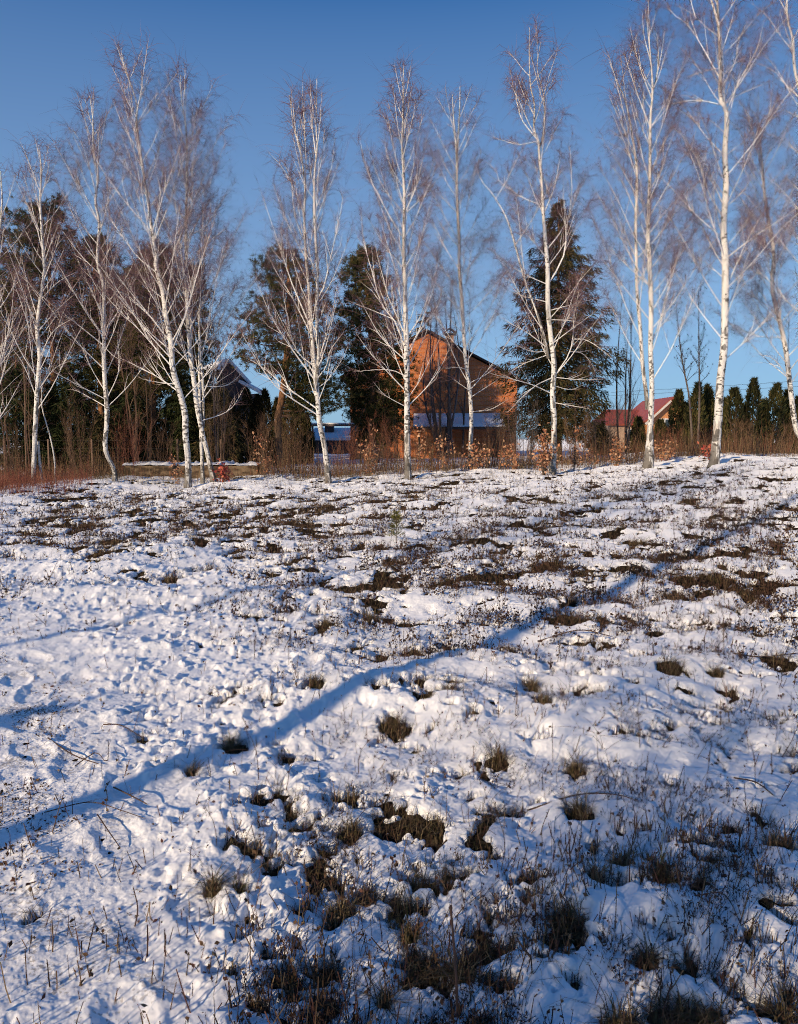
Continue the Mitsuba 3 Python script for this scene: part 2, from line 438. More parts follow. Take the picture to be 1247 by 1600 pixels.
# ------------------------------------------------------------------ small plants of the field
def scatter(n, r0, r1, half, r, pw=1.0):
    """Random points in the field in front of the viewer, denser nearby (roughly even over the picture)."""
    u = r.uniform(0, 1, n)
    d = np.exp(math.log(r0) + u ** pw * (math.log(r1) - math.log(r0)))
    a = r.uniform(-half, half, n)
    return d * np.sin(a), d * np.cos(a)


def pick(cols, n, r, jit=0.25):
    c = np.array(cols)[r.integers(0, len(cols), n)]
    return c * (1 + r.uniform(-jit, jit, (n, 1)))


DRY = [(0.09, 0.055, 0.035), (0.13, 0.08, 0.05), (0.06, 0.04, 0.03), (0.17, 0.12, 0.075), (0.10, 0.05, 0.04)]
STRAW = [(0.20, 0.15, 0.08), (0.13, 0.10, 0.05), (0.09, 0.07, 0.035), (0.26, 0.2, 0.12), (0.08, 0.075, 0.03)]


def stalk_mesh(x, y, z, hgt, rad, r, cols=DRY, lean=0.25):
    n = len(x)
    d = np.stack([r.normal(0, lean, n), r.normal(0, lean, n), np.ones(n)], 1)
    d /= np.linalg.norm(d, axis=1, keepdims=True)
    p0 = np.stack([x, y, z - 0.03], 1)
    p2 = p0 + d * (hgt + 0.03)[:, None]
    p1 = (p0 + p2) / 2 + rand_unit(n, r) * (hgt * 0.05)[:, None]
    v, f, m = prisms(np.stack([p0, p1, p2], 1), np.stack([rad, rad * .85, rad * .7], 1), 3, tip=False)
    return v, f, np.repeat(pick(cols, n, r), m, 0), p0, p2


def leaf_mesh(P, size, r, cols):
    """Small crumpled leaves: two triangles folded along the midrib, thickened by the fold."""
    n = len(P)
    a, b = rand_unit(n, r), rand_unit(n, r)
    b = np.cross(a, b)
    b /= np.linalg.norm(b, axis=1, keepdims=True)
    c = np.cross(a, b)
    s = size[:, None]
    v = np.stack([P, P + a * s * .5 + b * s * .33 + c * s * .12, P + a * s + c * s * .05, P + a * s * .5 - b * s * .33 + c * s * .12], 1)
    f = np.array([[0, 1, 2], [0, 2, 3]])
    return v.reshape(-1, 3), (f[None] + (np.arange(n) * 4)[:, None, None]).reshape(-1, 3), np.repeat(pick(cols, n, r), 4, 0)


def blade_mesh(P, L, W, r, cols, up=0.9):
    """Arching grass blades: tapered strips of three quads."""
    n = len(P)
    az = r.uniform(0, 2 * np.pi, n)
    o = np.stack([np.cos(az), np.sin(az), 0 * az], 1)
    side = np.stack([-np.sin(az), np.cos(az), 0 * az], 1)
    e = r.uniform(0.25, 1.0, n)[:, None]
    up = np.broadcast_to(up, (n,))
    upc, z1 = up[:, None], np.stack([0 * az, 0 * az, up], 1)
    pts = [P - [0, 0, .02], P + (o * .25 * e + z1 * .45) * L[:, None], P + (o * (.65 * e + .3 * (1 - np.minimum(upc, 1))) + z1 * .72) * L[:, None], P + (o * (.95 * e + .1 + .5 * (1 - np.minimum(upc, 1))) + np.stack([0 * az, 0 * az, r.uniform(.35, .95, n) * up], 1)) * L[:, None]]
    ws = [1, .85, .55]
    v = []
    for p, w in zip(pts[:3], ws):
        v += [p - side * W[:, None] * w / 2, p + side * W[:, None] * w / 2]
    v.append(pts[3])
    f = np.array([[0, 1, 3], [0, 3, 2], [2, 3, 5], [2, 5, 4], [4, 5, 6]])
    return np.stack(v, 1).reshape(-1, 3), (f[None] + (np.arange(n) * 7)[:, None, None]).reshape(-1, 3), np.repeat(pick(cols, n, r), 7, 0)


r = np.random.default_rng(21)
HALF = math.radians(33)
x, y = scatter(90000, 1.8, 25, HALF, r, 1.1)
z, s = surf(x, y)
v_ = veg(x, y)
cl = fb(x * 2.2, y * 2.2, 2, 201) + .35 * (fb(x * 9, y * 9, 2, 202) - .5)
keep = r.uniform(0, 1, len(x)) < np.clip((0.035 + 0.8 * v_ * np.clip((cl - .45) * 5, 0, 1.3)) * np.where(s < .5, 1.5, .5), 0, 1)
x, y, z, s = x[keep], y[keep], z[keep], s[keep]
n = len(x)
dist = np.hypot(x, y)
far = sstep(4, 16, dist)
hgt = r.gamma(2.6, .017, n) * (1 + 1.2 * far) + .014
rad = r.uniform(.0010, .0027, n) * (1 + .9 * far)
mb = MB()
v, f, c, p0, p2 = stalk_mesh(x, y, z, hgt, rad, r)
mb.add(v, f, c)
put('dry_stalks', mb, 'mat_dry', label='short dry brown stalks standing through the snow all over the field', cat='dry stalks', kind='stuff')
# crumpled dark leaves along the stalks and on the snow
m = r.uniform(0, 1, n) < .22 + .6 * far
k = np.repeat(np.where(m)[0], 3)
P = p0[k] + (p2[k] - p0[k]) * r.uniform(.35, 1.05, len(k))[:, None] + r.normal(0, .006, (len(k), 3)) * (1 + 2 * far[k])[:, None]
mb = MB()
mb.add(*leaf_mesh(P, r.uniform(.008, .024, len(k)) * (1 + 1.1 * far[k]), r, DRY))
put('withered_leaves', mb, 'mat_dry', label='crumpled dark brown leaves hanging on the dry stalks in the snow', cat='withered leaves', kind='stuff')
# dense dark dead plants of the middle field
x, y = scatter(120000, 5.2, 25, HALF, r, 1.0)
v_ = veg(x, y)
cl = fb(x * 1.9, y * 1.9, 3, 205) + .45 * (fb(x * 6, y * 6, 2, 206) - .5)
keep = r.uniform(0, 1, len(x)) < np.clip((cl - (.665 - .22 * v_)) * 8, 0.012, 1) * sstep(4.5, 8.0, y) * .36 * (1 - .72 * sstep(11, 15, y) * sstep(5.5, 3.0, x)) * (1 - .5 * sstep(16, 20, y)) * (1 - .55 * sstep(.5, -1.5, x))
x, y = x[keep], y[keep]
z, s = surf(x, y)
n = len(x)
far = sstep(5, 16, np.hypot(x, y))
mb = MB()
v, f, c, p0, p2 = stalk_mesh(x, y, z, r.gamma(4, .017, n) * (1 + .35 * far) + .02, r.uniform(.0014, .003, n) * (1 + .8 * far), r, [tuple(.62 * np.array(q)) for q in DRY], .35)
mb.add(v, f, c)
k = np.repeat(np.arange(n), 3)
P = p0[k] + (p2[k] - p0[k]) * r.uniform(.3, 1.05, len(k))[:, None] + r.normal(0, .014, (len(k), 3))
mb.add(*leaf_mesh(P, r.uniform(.016, .034, len(k)) * (1 + .6 * far[k]), r, [(.045, .026, .02), (.06, .034, .026), (.035, .022, .018), (.085, .05, .034)]))
put('dead_plants', mb, 'mat_dry', label='dense dark brown dead plants covering the middle of the snowy field', cat='dead plants', kind='stuff')
# low heather-like plants of the near field, clustered
x, y = scatter(90000, 1.85, 7.0, HALF, r, 1.1)
v_ = veg(x, y)
cl = fb(x * 3.4, y * 3.4, 3, 215) + .35 * (fb(x * 11, y * 11, 2, 216) - .5)
keep = r.uniform(0, 1, len(x)) < np.clip((cl - (.70 - .30 * v_)) * 7, 0.004, 1) * sstep(.06, .3, v_) * .55
x, y = x[keep], y[keep]
z, s = surf(x, y)
n = len(x)
mb = MB()
v, f, c, p0, p2 = stalk_mesh(x, y, z, r.gamma(3, .010, n) + .008, r.uniform(.0007, .0015, n), r, [tuple(.62 * np.array(q)) for q in DRY], .6)
mb.add(v, f, c)
k = np.repeat(np.arange(n), 2)
P = p0[k] + (p2[k] - p0[k]) * r.uniform(.4, 1.05, len(k))[:, None] + r.normal(0, .005, (len(k), 3))
mb.add(*leaf_mesh(P, r.uniform(.005, .012, len(k)), r, [(.045, .026, .02), (.06, .034, .026), (.035, .022, .018), (.085, .05, .034)]))
put('dead_undergrowth', mb, 'mat_dry', label='low fine dark brown undergrowth poking through the near snow', cat='undergrowth', kind='stuff')
# grass in the bare patches
x, y = scatter(200000, 1.8, 24, HALF, r, 1.1)
z, s = surf(x, y)
keep = (s < .35 * r.uniform(0, 1, len(x)) ** 2) & (r.uniform(0, 1, len(x)) < .95)
x, y, z = x[keep], y[keep], z[keep]
n = len(x)
far = sstep(4, 16, np.hypot(x, y))
mb = MB()
mb.add(*blade_mesh(np.stack([x, y, z + .014], 1), r.gamma(3, .019, n) * (1 + .8 * far) + .015, r.uniform(.0016, .0034, n) * (1 + 1.6 * far), r, [tuple(.75 * np.array(c)) for c in STRAW] + DRY, r.uniform(.15, .75, n) * (1 - .3 * far) + .3 * far))
put('dead_grass', mb, 'mat_dry', label='dark dead grass lying in the bare patches between the snow', cat='dead grass', kind='stuff')
# larger tussocks, one thing each
for i, (hx, hy, rx, ry) in enumerate(HOLE):
    rr = np.random.default_rng(300 + i)
    n = 150 if hy < 9 else 90
    a, q = rr.uniform(0, 2 * np.pi, n), np.minimum(np.abs(rr.normal(0, .5, n)), 1.0)
    X, Y = hx + np.cos(a) * q * rx, hy + np.sin(a) * q * max(ry, .05)
    Z = ground(X, Y) + mounds(X, Y) + .014
    big = 1 + .6 * sstep(5, 12, hy)
    mb = MB()
    green = HOLES[i][:2] in ((374, 1402), (640, 1465), (1030, 1385))
    mb.add(*blade_mesh(np.stack([X, Y, Z], 1), rr.gamma(4, .022, n) * big, rr.uniform(.0018, .0038, n) * big, rr, ([(.06, .065, .018), (.10, .10, .03)] if green else []) + [tuple(.9 * np.array(c)) for c in STRAW[:4]] + DRY[:2], rr.uniform(.2, .95, n)))
    k = numbered('grass_tussock')
    scene[k] = mikit.ply(mb.arrays()[:2], 'mat_dry', color=mb.arrays()[2])
    own = {(640, 1465): 'tall dark tussock in a deep snow hollow, low in the picture near its centre', (905, 972): 'widest dark tussock, lying along the lower edge of the long shadow', (374, 1402): 'olive green tuft beside the darker tuft in the left foreground',
           (334, 1402): 'dark tuft just left of the olive green tuft', (1222, 1035): 'brown tussock at the right edge under the lying branch', (265, 905): 'pale brown tuft alone in the trodden snow at the left', (965, 1590): 'tussock under a big snow pillow at the bottom edge',
           (548, 1305): 'dark tuft under a small snow cap left of centre in the foreground', (832, 1080): 'dark tuft on the far rim of the smooth snow mound', (705, 1108): 'dark tuft just below the long shadow near the middle', (1110, 905): 'wide dark tussock at the right above the long shadow', (1030, 1385): 'greenish tuft beside the arched dry twig at the right'}.get(HOLES[i][:2])
    info(k, own or 'dark tuft of dead grass showing through a hole in the snow', 'grass tussock', 'grass tussocks in the snow')


def polyline_tube(pts, radii, sides=6, n=10, tip=True):
    P = resample(np.column_stack([pts, radii]), n)
    return prisms(P[None, :, :3], P[None, :, 3], sides, tip)[:2]


# crumbs of soil and leaf trodden into the path
t_p = r.uniform(0, 5.5, 16000)
o_p = r.normal(0, .24, 16000)
x, y = -1.02 - .447 * t_p + .894 * o_p, 2.1 + .894 * t_p + .447 * o_p
keep = fb(x * 3.2, y * 3.2, 3, 230) > .50 + .10 * r.uniform(0, 1, 16000)
x, y = x[keep], y[keep]
z, s = surf(x, y)
mb = MB(); mb.add(*leaf_mesh(np.stack([x, y, z + .001], 1), r.gamma(3, .0026, len(x)) + .003, r, DRY))
put('path_crumbs', mb, 'mat_dry', label='dark crumbs of soil and leaves trodden into the snow of the path', cat='crumbs', kind='stuff')


def weed(r, hgt, tw=5):
    """A withered weed: a stem, forking side stems, dark seed heads."""
    mb = MB()
    seg = [(np.zeros(3), np.array([r.normal(0, .2), r.normal(0, .2), 1.0]) * hgt, .0016)]
    heads = []
    base, d, rad = seg[0]
    mid = base + d * .55 + r.normal(0, hgt * .05, 3)
    tip = base + d + np.array([r.normal(0, .12), r.normal(0, .12), -.03]) * hgt
    mb.add(*polyline_tube([base - [0, 0, .03], mid, tip], [rad, rad * .8, rad * .5], 4, 6), c=(.09, .055, .04))
    heads.append(tip)
    for k in range(tw):
        t = r.uniform(.35, .95)
        q = base + (tip - base) * t
        e = q + np.array([r.normal(0, .35), r.normal(0, .35), r.uniform(.0, .35)]) * hgt * .7
        mb.add(*polyline_tube([q, (q + e) / 2 + [0, 0, hgt * .05], e], [rad * .6, rad * .5, rad * .35], 3, 4), c=(.085, .05, .04))
        heads.append(e)
    for hd in heads:
        m = r.integers(2, 5)
        P = hd + r.normal(0, .004, (m, 3))
        mb.add(*leaf_mesh(P, r.uniform(.006, .014, m), r, [(.05, .03, .025), (.08, .05, .035)]))
    return mb


r = np.random.default_rng(33)
WEEDS = []
for k in range(6):
    a_ = weed(np.random.default_rng(400 + k), .14 + .03 * k, 4 + k).arrays()
    WEEDS.append(mikit.ply(a_[:2], 'mat_dry', color=a_[2]))
spots = [(300, 1385), (430, 1340), (420, 1260), (405, 1230), (560, 1580), (575, 1500), (480, 1390), (690, 1290), (760, 1290), (1180, 1240), (1100, 1255), (960, 1255), (985, 1340), (1040, 1500), (1090, 1470),
         (880, 1150), (1045, 1100), (760, 1010), (690, 1040), (560, 1215), (620, 1000), (1180, 1140), (1000, 1190), (1215, 1180), (650, 1560), (690, 1500), (780, 1380), (730, 1420), (540, 1150), (1150, 1420),
         (380, 1360), (340, 1345), (800, 1130), (880, 1060), (1130, 1010), (940, 1040), (1180, 1500), (905, 1540), (320, 1120), (250, 1110)]
for i, (a, b) in enumerate(spots):
    p = on_ground(a, b)
    z = surf(p[0], p[1])[0][0]
    sc = r.uniform(.7, 1.25) * (1 + .35 * sstep(3, 7, p[1]))
    k = numbered('withered_weed')
    scene[k] = {**WEEDS[i % 6], 'to_world': T().translate([float(p[0]), float(p[1]), float(z)]).rotate([0, 0, 1], float(r.uniform(0, 360))).scale(float(sc))}
    info(k, 'thin withered weed with small dark seed heads rising from the snow', 'weed', 'withered weeds in the foreground')
# two weeds that stand out
p = on_ground(716, 1598)
mb = MB()
h0 = at(704, 1415, p[1])[2]
zz = surf(p[0], p[1])[0][0]
P0 = np.array([p[0], p[1], zz - .03]); P1 = np.array([at(704, 1415, p[1])[0], p[1], h0])
mb.add(*polyline_tube([P0, (P0 + P1) / 2 + [.003, 0, 0], P1], [.0048, .0042, .0036], 6, 8, tip=False), c=(.085, .05, .038))
for t, dx, dz in ((.35, -.05, .07), (.6, .03, .03), (.75, -.02, .03)):
    q = P0 + (P1 - P0) * t
    mb.add(*polyline_tube([q, q + [dx, -.02, dz]], [.002, .001], 4, 3), c=(.085, .05, .038))
put('weed_stalk', mb, 'mat_wood', label='tallest thick dark weed stalk standing upright at the bottom of the picture', cat='weed')

# twigs lying on or poking out of the snow (photograph pixels along each)
TW = [([(162, 1138), (190, 1150), (226, 1156)], .004, 'short dark twig lying on trodden snow above the forked twig'),
      ([(75, 1160), (115, 1192), (160, 1212)], .004, 'dark twig lying in the trodden snow beside the path'),
      ([(118, 1206), (150, 1195), (168, 1215), (170, 1165)], .003, 'bent thin twig sticking up from the trodden snow'),
      ([(70, 1286), (140, 1277), (190, 1290), (232, 1302)], .0026, 'long thin arched twig crossing the tree shadow on the snow'),
      ([(178, 1243), (200, 1263), (234, 1276)], .004, 'dark stick lying at the upper edge of the tree shadow'),
      ([(153, 1292), (170, 1318), (190, 1338)], .003, 'short dark stick below the tree shadow beside the path'),
      ([(824, 1268), (900, 1258), (960, 1260), (1003, 1272)], .0035, 'long pale brown twig lying over the smooth mound of snow'),
      ([(806, 1463), (818, 1482), (836, 1514)], .0042, 'dark straight stick leaning left out of the snow near the bottom'),
      ([(1145, 1030), (1190, 1032), (1247, 1022)], .005, 'thick brown branch lying in the snow at the right edge'),
      ([(1146, 1234), (1180, 1250), (1212, 1262)], .004, 'dark branch lying on the snow in the right foreground'),
      ([(1085, 1445), (1130, 1440), (1160, 1475)], .003, 'arched dry twig over a hole in the right foreground'),
      ([(207, 1382), (215, 1420), (209, 1452)], .0028, 'upright thin dark stick below the footprints in the left foreground'),
      ([(840, 1004), (905, 1000), (960, 1006)], .006, 'dark branch lying beside the long shadow')]
for pts, rad, lab in TW:
    w = []
    for i, (a, b) in enumerate(pts):
        q = on_ground(a, b)
        w.append([q[0], q[1], surf(q[0], q[1])[0][0] + .012 + (.02 if 0 < i < len(pts) - 1 else 0)])
    if pts[0][0] in (806, 207):                                              # these stand up
        q = np.array(w[-1]); w = [q - [0, 0, .03]] + [np.array([at(a, b, q[1])[0], q[1], at(a, b, q[1])[2]]) for a, b in pts[1::-1]]
    mb = MB()
    w = np.array(w, float)
    mb.add(*polyline_tube(w, np.linspace(rad, rad * .6, len(w)), 5, 14), c=(.085, .052, .038))
    L = np.linalg.norm(w[-1] - w[0])
    for t in (.35, .6, .8):
        q = resample(w, 20)[int(t * 19)]
        mb.add(*polyline_tube([q, q + np.array([r.normal(0, .12), r.normal(0, .12), .05]) * max(L, .15)], [rad * .5, rad * .25], 3, 3), c=(.085, .052, .038))
    put('fallen_twig', mb, 'mat_wood', label=lab, cat='twig')

# small green sapling in mid field
q = on_ground(619, 850)
z0 = surf(q[0], q[1])[0][0]
t_ = thing('young_conifer', 'small yellow green conifer sapling alone in the middle of the field', 'sapling')
H = at(619, 800, q[1])[2] - z0
mb = MB(); mb.add(*polyline_tube([[q[0], q[1], z0 - .05], [q[0] + .01, q[1], z0 + H]], [.008, .003], 5, 5), c=(.12, .09, .05))
put('stem', mb, 'mat_wood', t_)
rr = np.random.default_rng(77)
n = 420
u = rr.uniform(.15, 1, n)
a = rr.uniform(0, 2 * np.pi, n)
R_ = .13 * (1.05 - u) ** .6 * rr.uniform(.1, 1, n)
C = np.stack([q[0] + np.cos(a) * R_, q[1] + np.sin(a) * R_, z0 + u * H], 1)
D = np.stack([np.cos(a), np.sin(a), rr.uniform(.2, 1.2, n)], 1); D /= np.linalg.norm(D, axis=1, keepdims=True)
v, f = needles(C, D, rr.uniform(.05, .09, n), rr.uniform(.006, .012, n), rr)
mb = MB(); mb.add(v, f, np.repeat(pick([(.17, .16, .035), (.12, .12, .03), (.2, .17, .06)], n, rr), 3, 0))
put('needles', mb, 'mat_needle', t_, kind='stuff')

# ------------------------------------------------------------------ birches
def bark_tone(rad):
    """Bark colour by branch thickness: white, tan, then the purple brown of birch twigs."""
    rad = np.asarray(rad)[..., None]
    a, b, c = np.array([.78, .75, .72]), np.array([.52, .45, .41]), np.array([.20, .115, .105])
    t1, t2 = sstep(.0062, .0042, rad), sstep(.0042, .0024, rad)
    return (a * (1 - t1) + b * t1) * (1 - t2) + c * t2


def trunk_mesh(pts, rad, sides=12, n=54, flare=True):
    """A trunk along world points with radii; returns vertices, faces, uv (round, up)."""
    P = resample(np.column_stack([pts, rad]), n)
    C, Rr = P[:, :3], P[:, 3].copy()
    s = np.concatenate([[0], np.cumsum(np.linalg.norm(np.diff(C, axis=0), axis=1))])
    if flare:
        Rr *= 1 + .45 * np.exp(-(s / .22))
    a = np.arange(sides + 1) * 2 * np.pi / sides
    lob = 1 + (.05 * np.sin(3 * a[None] + s[:, None] * .7) + .04 * np.sin(5 * a[None] - s[:, None] * 1.3)) * (1 + 2.5 * np.exp(-s / .3))[:, None]
    v = C[:, None] + (Rr[:, None] * lob)[..., None] * np.stack([np.cos(a), np.sin(a), 0 * a], -1)[None]
    uv = np.stack([np.broadcast_to(a * .22, (n, sides + 1)), np.broadcast_to(s[:, None], (n, sides + 1))], -1)
    m = sides + 1
    i, j = np.meshgrid(np.arange(n - 1), np.arange(sides), indexing='ij')
    q = i * m + j
    f = np.concatenate([np.stack([q, q + 1, q + m + 1], -1).reshape(-1, 3), np.stack([q, q + m + 1, q + m], -1).reshape(-1, 3)])
    return v.reshape(-1, 3), f, uv.reshape(-1, 2), C, Rr


def twig_cloud(B, D, L, rad, r, droop, cols, wob=.35):
    """Fine twigs: n strands from B along D that bend down by droop; three points each."""
    n = len(B)
    d2 = D + rand_unit(n, r) * wob + np.array([0, 0, -1.0]) * (droop * r.uniform(.4, 1.6, n))[:, None]
    d2 /= np.linalg.norm(d2, axis=1, keepdims=True)
    p1 = B + D * (L * .45)[:, None]
    p2 = p1 + d2 * (L * .55)[:, None]
    v, f, m = prisms(np.stack([B, p1, p2], 1), np.stack([rad, rad * .8, rad * .3], 1), 3, True)
    return v, f, np.repeat(pick(cols, n, r), m, 0)


TWIG = [(.17, .095, .115), (.21, .12, .13), (.13, .075, .095), (.24, .15, .15)]


def limb_strand(pts, r0, r1, n=9):
    P = resample(np.array(pts, float), n)
    return P, np.linspace(r0, r1, n)


def branch_points(P, Rr, count, r, spread, len_k, up):
    """Side branchlets of one limb: list of (points, radii)."""
    out = []
    L = np.linalg.norm(np.diff(P, axis=0), axis=1).sum()
    for k in range(count):
        t = r.uniform(.22, .97)
        i = min(int(t * (len(P) - 1)), len(P) - 2)
        w = t * (len(P) - 1) - i
        b = P[i] * (1 - w) + P[i + 1] * w
        d = P[i + 1] - P[i]
        d /= np.linalg.norm(d) + 1e-9
        e = d + r.normal(0, spread, 3) * [1, 1, .6] + [0, 0, up]
        e /= np.linalg.norm(e)
        l = (len_k * L) * (1.15 - t) * r.uniform(.5, 1.2) + .15
        rr = max((Rr[i] * (1 - w) + Rr[i + 1] * w) * .6, .0042)
        m1 = b + e * l * .5
        e2 = e + r.normal(0, .25, 3) + [0, 0, up * .5]
        e2 /= np.linalg.norm(e2)
        out.append((np.array([b, b + e * l * .25, m1, m1 + e2 * l * .5]), np.array([rr, rr * .85, rr * .65, rr * .3])))
    return out


def birch(name, label, Y, trunks, limbs, seed, n_auto=22, crown=(.2, .97), width=1.5, up=.9, droop=.3, n_twig=4200, group='birches along the edge of the field', own=True):
    """Trunks: (photo x, y, width in px) from foot to top; limbs: photo polylines. World depth is Y metres, limbs spread in depth too."""
    r = np.random.default_rng(seed)
    n_auto, n_twig = int(n_auto * 2.1), int(n_twig * .85)
    t_ = thing(name, label, 'birch tree', group)
    strands, TR = [], []
    for ti, tr in enumerate(trunks):
        pts = np.array([at(a, b, Y) for a, b, w in tr])
        if ti:
            pts[:, 1] += np.linspace(0, r.uniform(-.5, .5), len(pts)) + (0 if tr[0][1] < 700 else .15)
        else:
            pts[1:, 1] += r.normal(0, .12, len(pts) - 1)
        if tr[0][1] > 690:
            pts[0, 2] = min(pts[0, 2], float(ground(pts[0, 0], pts[0, 1]))) - .12
        rad = np.array([w for a, b, w in tr]) * mpx(Y) / 2 * .8
        v, f, uv, C, Rr = trunk_mesh(pts, rad, flare=tr[0][1] > 690)
        put('trunk', (v, f), 'mat_birch_bark', t_, smooth=True, uv=uv)
        TR.append((C, Rr))
        strands.append((C[int(len(C) * .55):], Rr[int(len(C) * .55):], None))
    C, Rr = TR[0]
    zlo, zhi = C[0, 2], C[-1, 2]
    limb_list = []
    for L in limbs:
        pts = np.array([at(a, b, Y) for a, b in L])
        lat = np.abs(pts[:, 0] - pts[0, 0])
        slope = r.uniform(-.75, .75)
        pts[:, 1] += slope * lat
        i = np.argmin(np.linalg.norm(TR[0][0][:, [0, 2]] - pts[0, [0, 2]], axis=1))
        root, rt = min(((c[np.argmin(np.linalg.norm(c[:, [0, 2]] - pts[0, [0, 2]], axis=1))], q[np.argmin(np.linalg.norm(c[:, [0, 2]] - pts[0, [0, 2]], axis=1))]) for c, q in TR), key=lambda x: np.linalg.norm(x[0][[0, 2]] - pts[0, [0, 2]]))
        if np.linalg.norm(root[[0, 2]] - pts[0, [0, 2]]) < .45:
            pts[:, 1] += root[1] - pts[0, 1]
            pts[0] = root
        else:
            pts[:, 1] += root[1] - Y
        le = np.linalg.norm(np.diff(pts, axis=0), axis=1).sum()
        limb_list.append(limb_strand(pts, min(.008 + .0046 * le, rt * .75), .0038, 10))
    for k in range(n_auto):
        u = crown[0] + (crown[1] - crown[0]) * (k + r.uniform(0, 1)) / n_auto
        c, q = TR[k % len(TR)] if len(TR) > 1 and TR[k % len(TR)][0][-1, 2] > zlo + u * (zhi - zlo) > TR[k % len(TR)][0][3, 2] else TR[0]
        i = int(np.clip(np.searchsorted(c[:, 2], zlo + u * (zhi - zlo)), 1, len(c) - 2))
        az = k * 2.4 + r.uniform(-.5, .5)
        le = width * (1.45 - 1.15 * u) * r.uniform(.7, 1.25) + .3
        le = min(le, max((zhi + .1 - c[i][2]) / 1.55, .15))
        el = min(r.uniform(.78, 1.12) * (.45 + .55 * up) + .12 * u, 1.3)
        h = np.array([math.cos(az), math.sin(az), 0])
        p0 = c[i]
        p1 = p0 + (h * math.cos(el) + [0, 0, math.sin(el)]) * le * .5
        p2 = p1 + (h * math.cos(el + .14 * up) + [0, 0, math.sin(el + .14 * up)]) * le * .6
        p3 = p2 + (h * math.cos(el + .2 * up - droop * .3) + [0, 0, math.sin(el + .2 * up - droop * .3)]) * le * .6
        limb_list.append(limb_strand([p0, p1, p2, p3], min(.0076 + .0042 * le, q[i] * .65), .0038, 9))
    base, dirs, wts = [], [], []
    for P, R_ in limb_list:
        mb = MB()
        side = branch_points(P, R_, int(3 + np.linalg.norm(P[-1] - P[0]) * 3.4), r, .42, .42, .3 * up)
        v, f, m = prisms(P[None], R_[None], 5, True)
        mb.add(v, f, np.concatenate([np.repeat(bark_tone(R_[:-1]), 5, 0), bark_tone(R_[-1:])]))
        for B, Q in side:
            v, f, m = prisms(B[None], Q[None], 3, True)
            mb.add(v, f, np.concatenate([np.repeat(bark_tone(Q[:-1]), 3, 0), bark_tone(Q[-1:])]))
        put('branch', mb, 'mat_wood', t_)
        for S, w in [(P[3:], 1.0)] + [(B, .9) for B, _ in side]:
            n = max(int(np.linalg.norm(S[-1] - S[0]) * 30 * w), 2)
            tt = r.uniform(0, 1, n) ** 1.2 * (len(S) - 1.001)
            i = tt.astype(int)
            g = (tt - i)[:, None]
            base.append(S[i] * (1 - g) + S[i + 1] * g)
            dirs.append(S[i + 1] - S[i])
    for c, q, _ in strands:
        tt = r.uniform(len(c) * .1, len(c) - 1.001, 45)
        i = tt.astype(int)
        g = (tt - i)[:, None]
        base.append(c[i] * (1 - g) + c[i + 1] * g)
        dirs.append(c[i + 1] - c[i])
    base, dirs = np.vstack(base), np.vstack(dirs)
    hfrac = np.clip((base[:, 2] - zlo) / (zhi - zlo), 0, 1)
    p = .12 + .88 * sstep(.18, .5, hfrac)
    i = r.choice(len(base), n_twig, p=p / p.sum())
    d = dirs[i] / (np.linalg.norm(dirs[i], axis=1, keepdims=True) + 1e-9)
    B = base[i]
    d = d * .6 + rand_unit(n_twig, r) * .9 + [0, 0, .1]
    d /= np.linalg.norm(d, axis=1, keepdims=True)
    mb = MB()
    L = r.gamma(4, .11, n_twig) + .12
    v, f, c = twig_cloud(B, d, L, np.full(n_twig, .0036) * r.uniform(.8, 1.3, n_twig), r, droop * 1.6, TWIG)
    mb.add(v, f, c)
    # second order: hair-thin side twigs
    n2 = n_twig // 2
    k = r.integers(0, n_twig, n2)
    B2 = B[k] + d[k] * (L[k] * r.uniform(.2, .5, n2))[:, None]
    d2 = d[k] * .5 + rand_unit(n2, r) * .8
    d2 /= np.linalg.norm(d2, axis=1, keepdims=True)
    tipP = B2 + d2 * (L[k] * .5)[:, None] + np.array([0, 0, -1.]) * (droop * .5 * L[k])[:, None]
    v, f, m = prisms(np.stack([B2, tipP], 1), np.stack([np.full(n2, .0028), np.full(n2, .0012)], 1), 3, True)
    mb.add(v, f, np.repeat(pick(TWIG, n2, r), m, 0))
    put('twigs', mb, 'mat_twig', t_, kind='stuff')
    return t_


birch('birch_tree', 'birch at the left edge whose trunk is cut off by the frame', 25.5,
      [[(-32, 758, 9), (-20, 560, 8), (-6, 400, 5), (2, 320, 3), (5, 270, 1.5)]],
      [[(-24, 640), (8, 560), (25, 490), (32, 430)], [(-22, 600), (15, 520), (40, 470)], [(-14, 500), (14, 440), (24, 380)], [(-26, 690), (10, 640), (40, 590)]], 1, 12, width=1.6, n_twig=1500)
birch('birch_tree', 'slender birch with a thin side stem leaning right at its foot, leftmost whole birch', 25.0,
      [[(51, 757, 9), (54, 679, 8.5), (59, 622, 8), (63, 555, 7.5), (65, 510, 7), (65, 420, 6), (66, 413, 6), (64, 317, 4), (62.5, 265, 2.6), (60, 226, 1.2)],
       [(83, 760, 3), (81, 720, 3), (74, 685, 2.6), (62, 645, 2.4), (57, 622, 2)], [(63, 756, 6), (58, 722, 5), (55, 690, 4)]],
      [[(63, 300), (50, 262), (44, 240)], [(63, 310), (75, 275), (80, 245)], [(66, 400), (48, 330), (38, 290), (28, 262)], [(66, 405), (85, 360), (96, 340)], [(66, 440), (82, 390), (98, 330)],
       [(64, 500), (45, 450), (30, 400)], [(65, 470), (90, 440), (120, 420)], [(64, 520), (95, 490), (125, 465)], [(62, 560), (90, 520), (135, 500)], [(60, 620), (40, 570), (20, 540)], [(60, 610), (88, 575), (125, 560)], [(64, 345), (55, 300), (52, 265)]],
      2, 14, width=1.2, n_twig=2300)
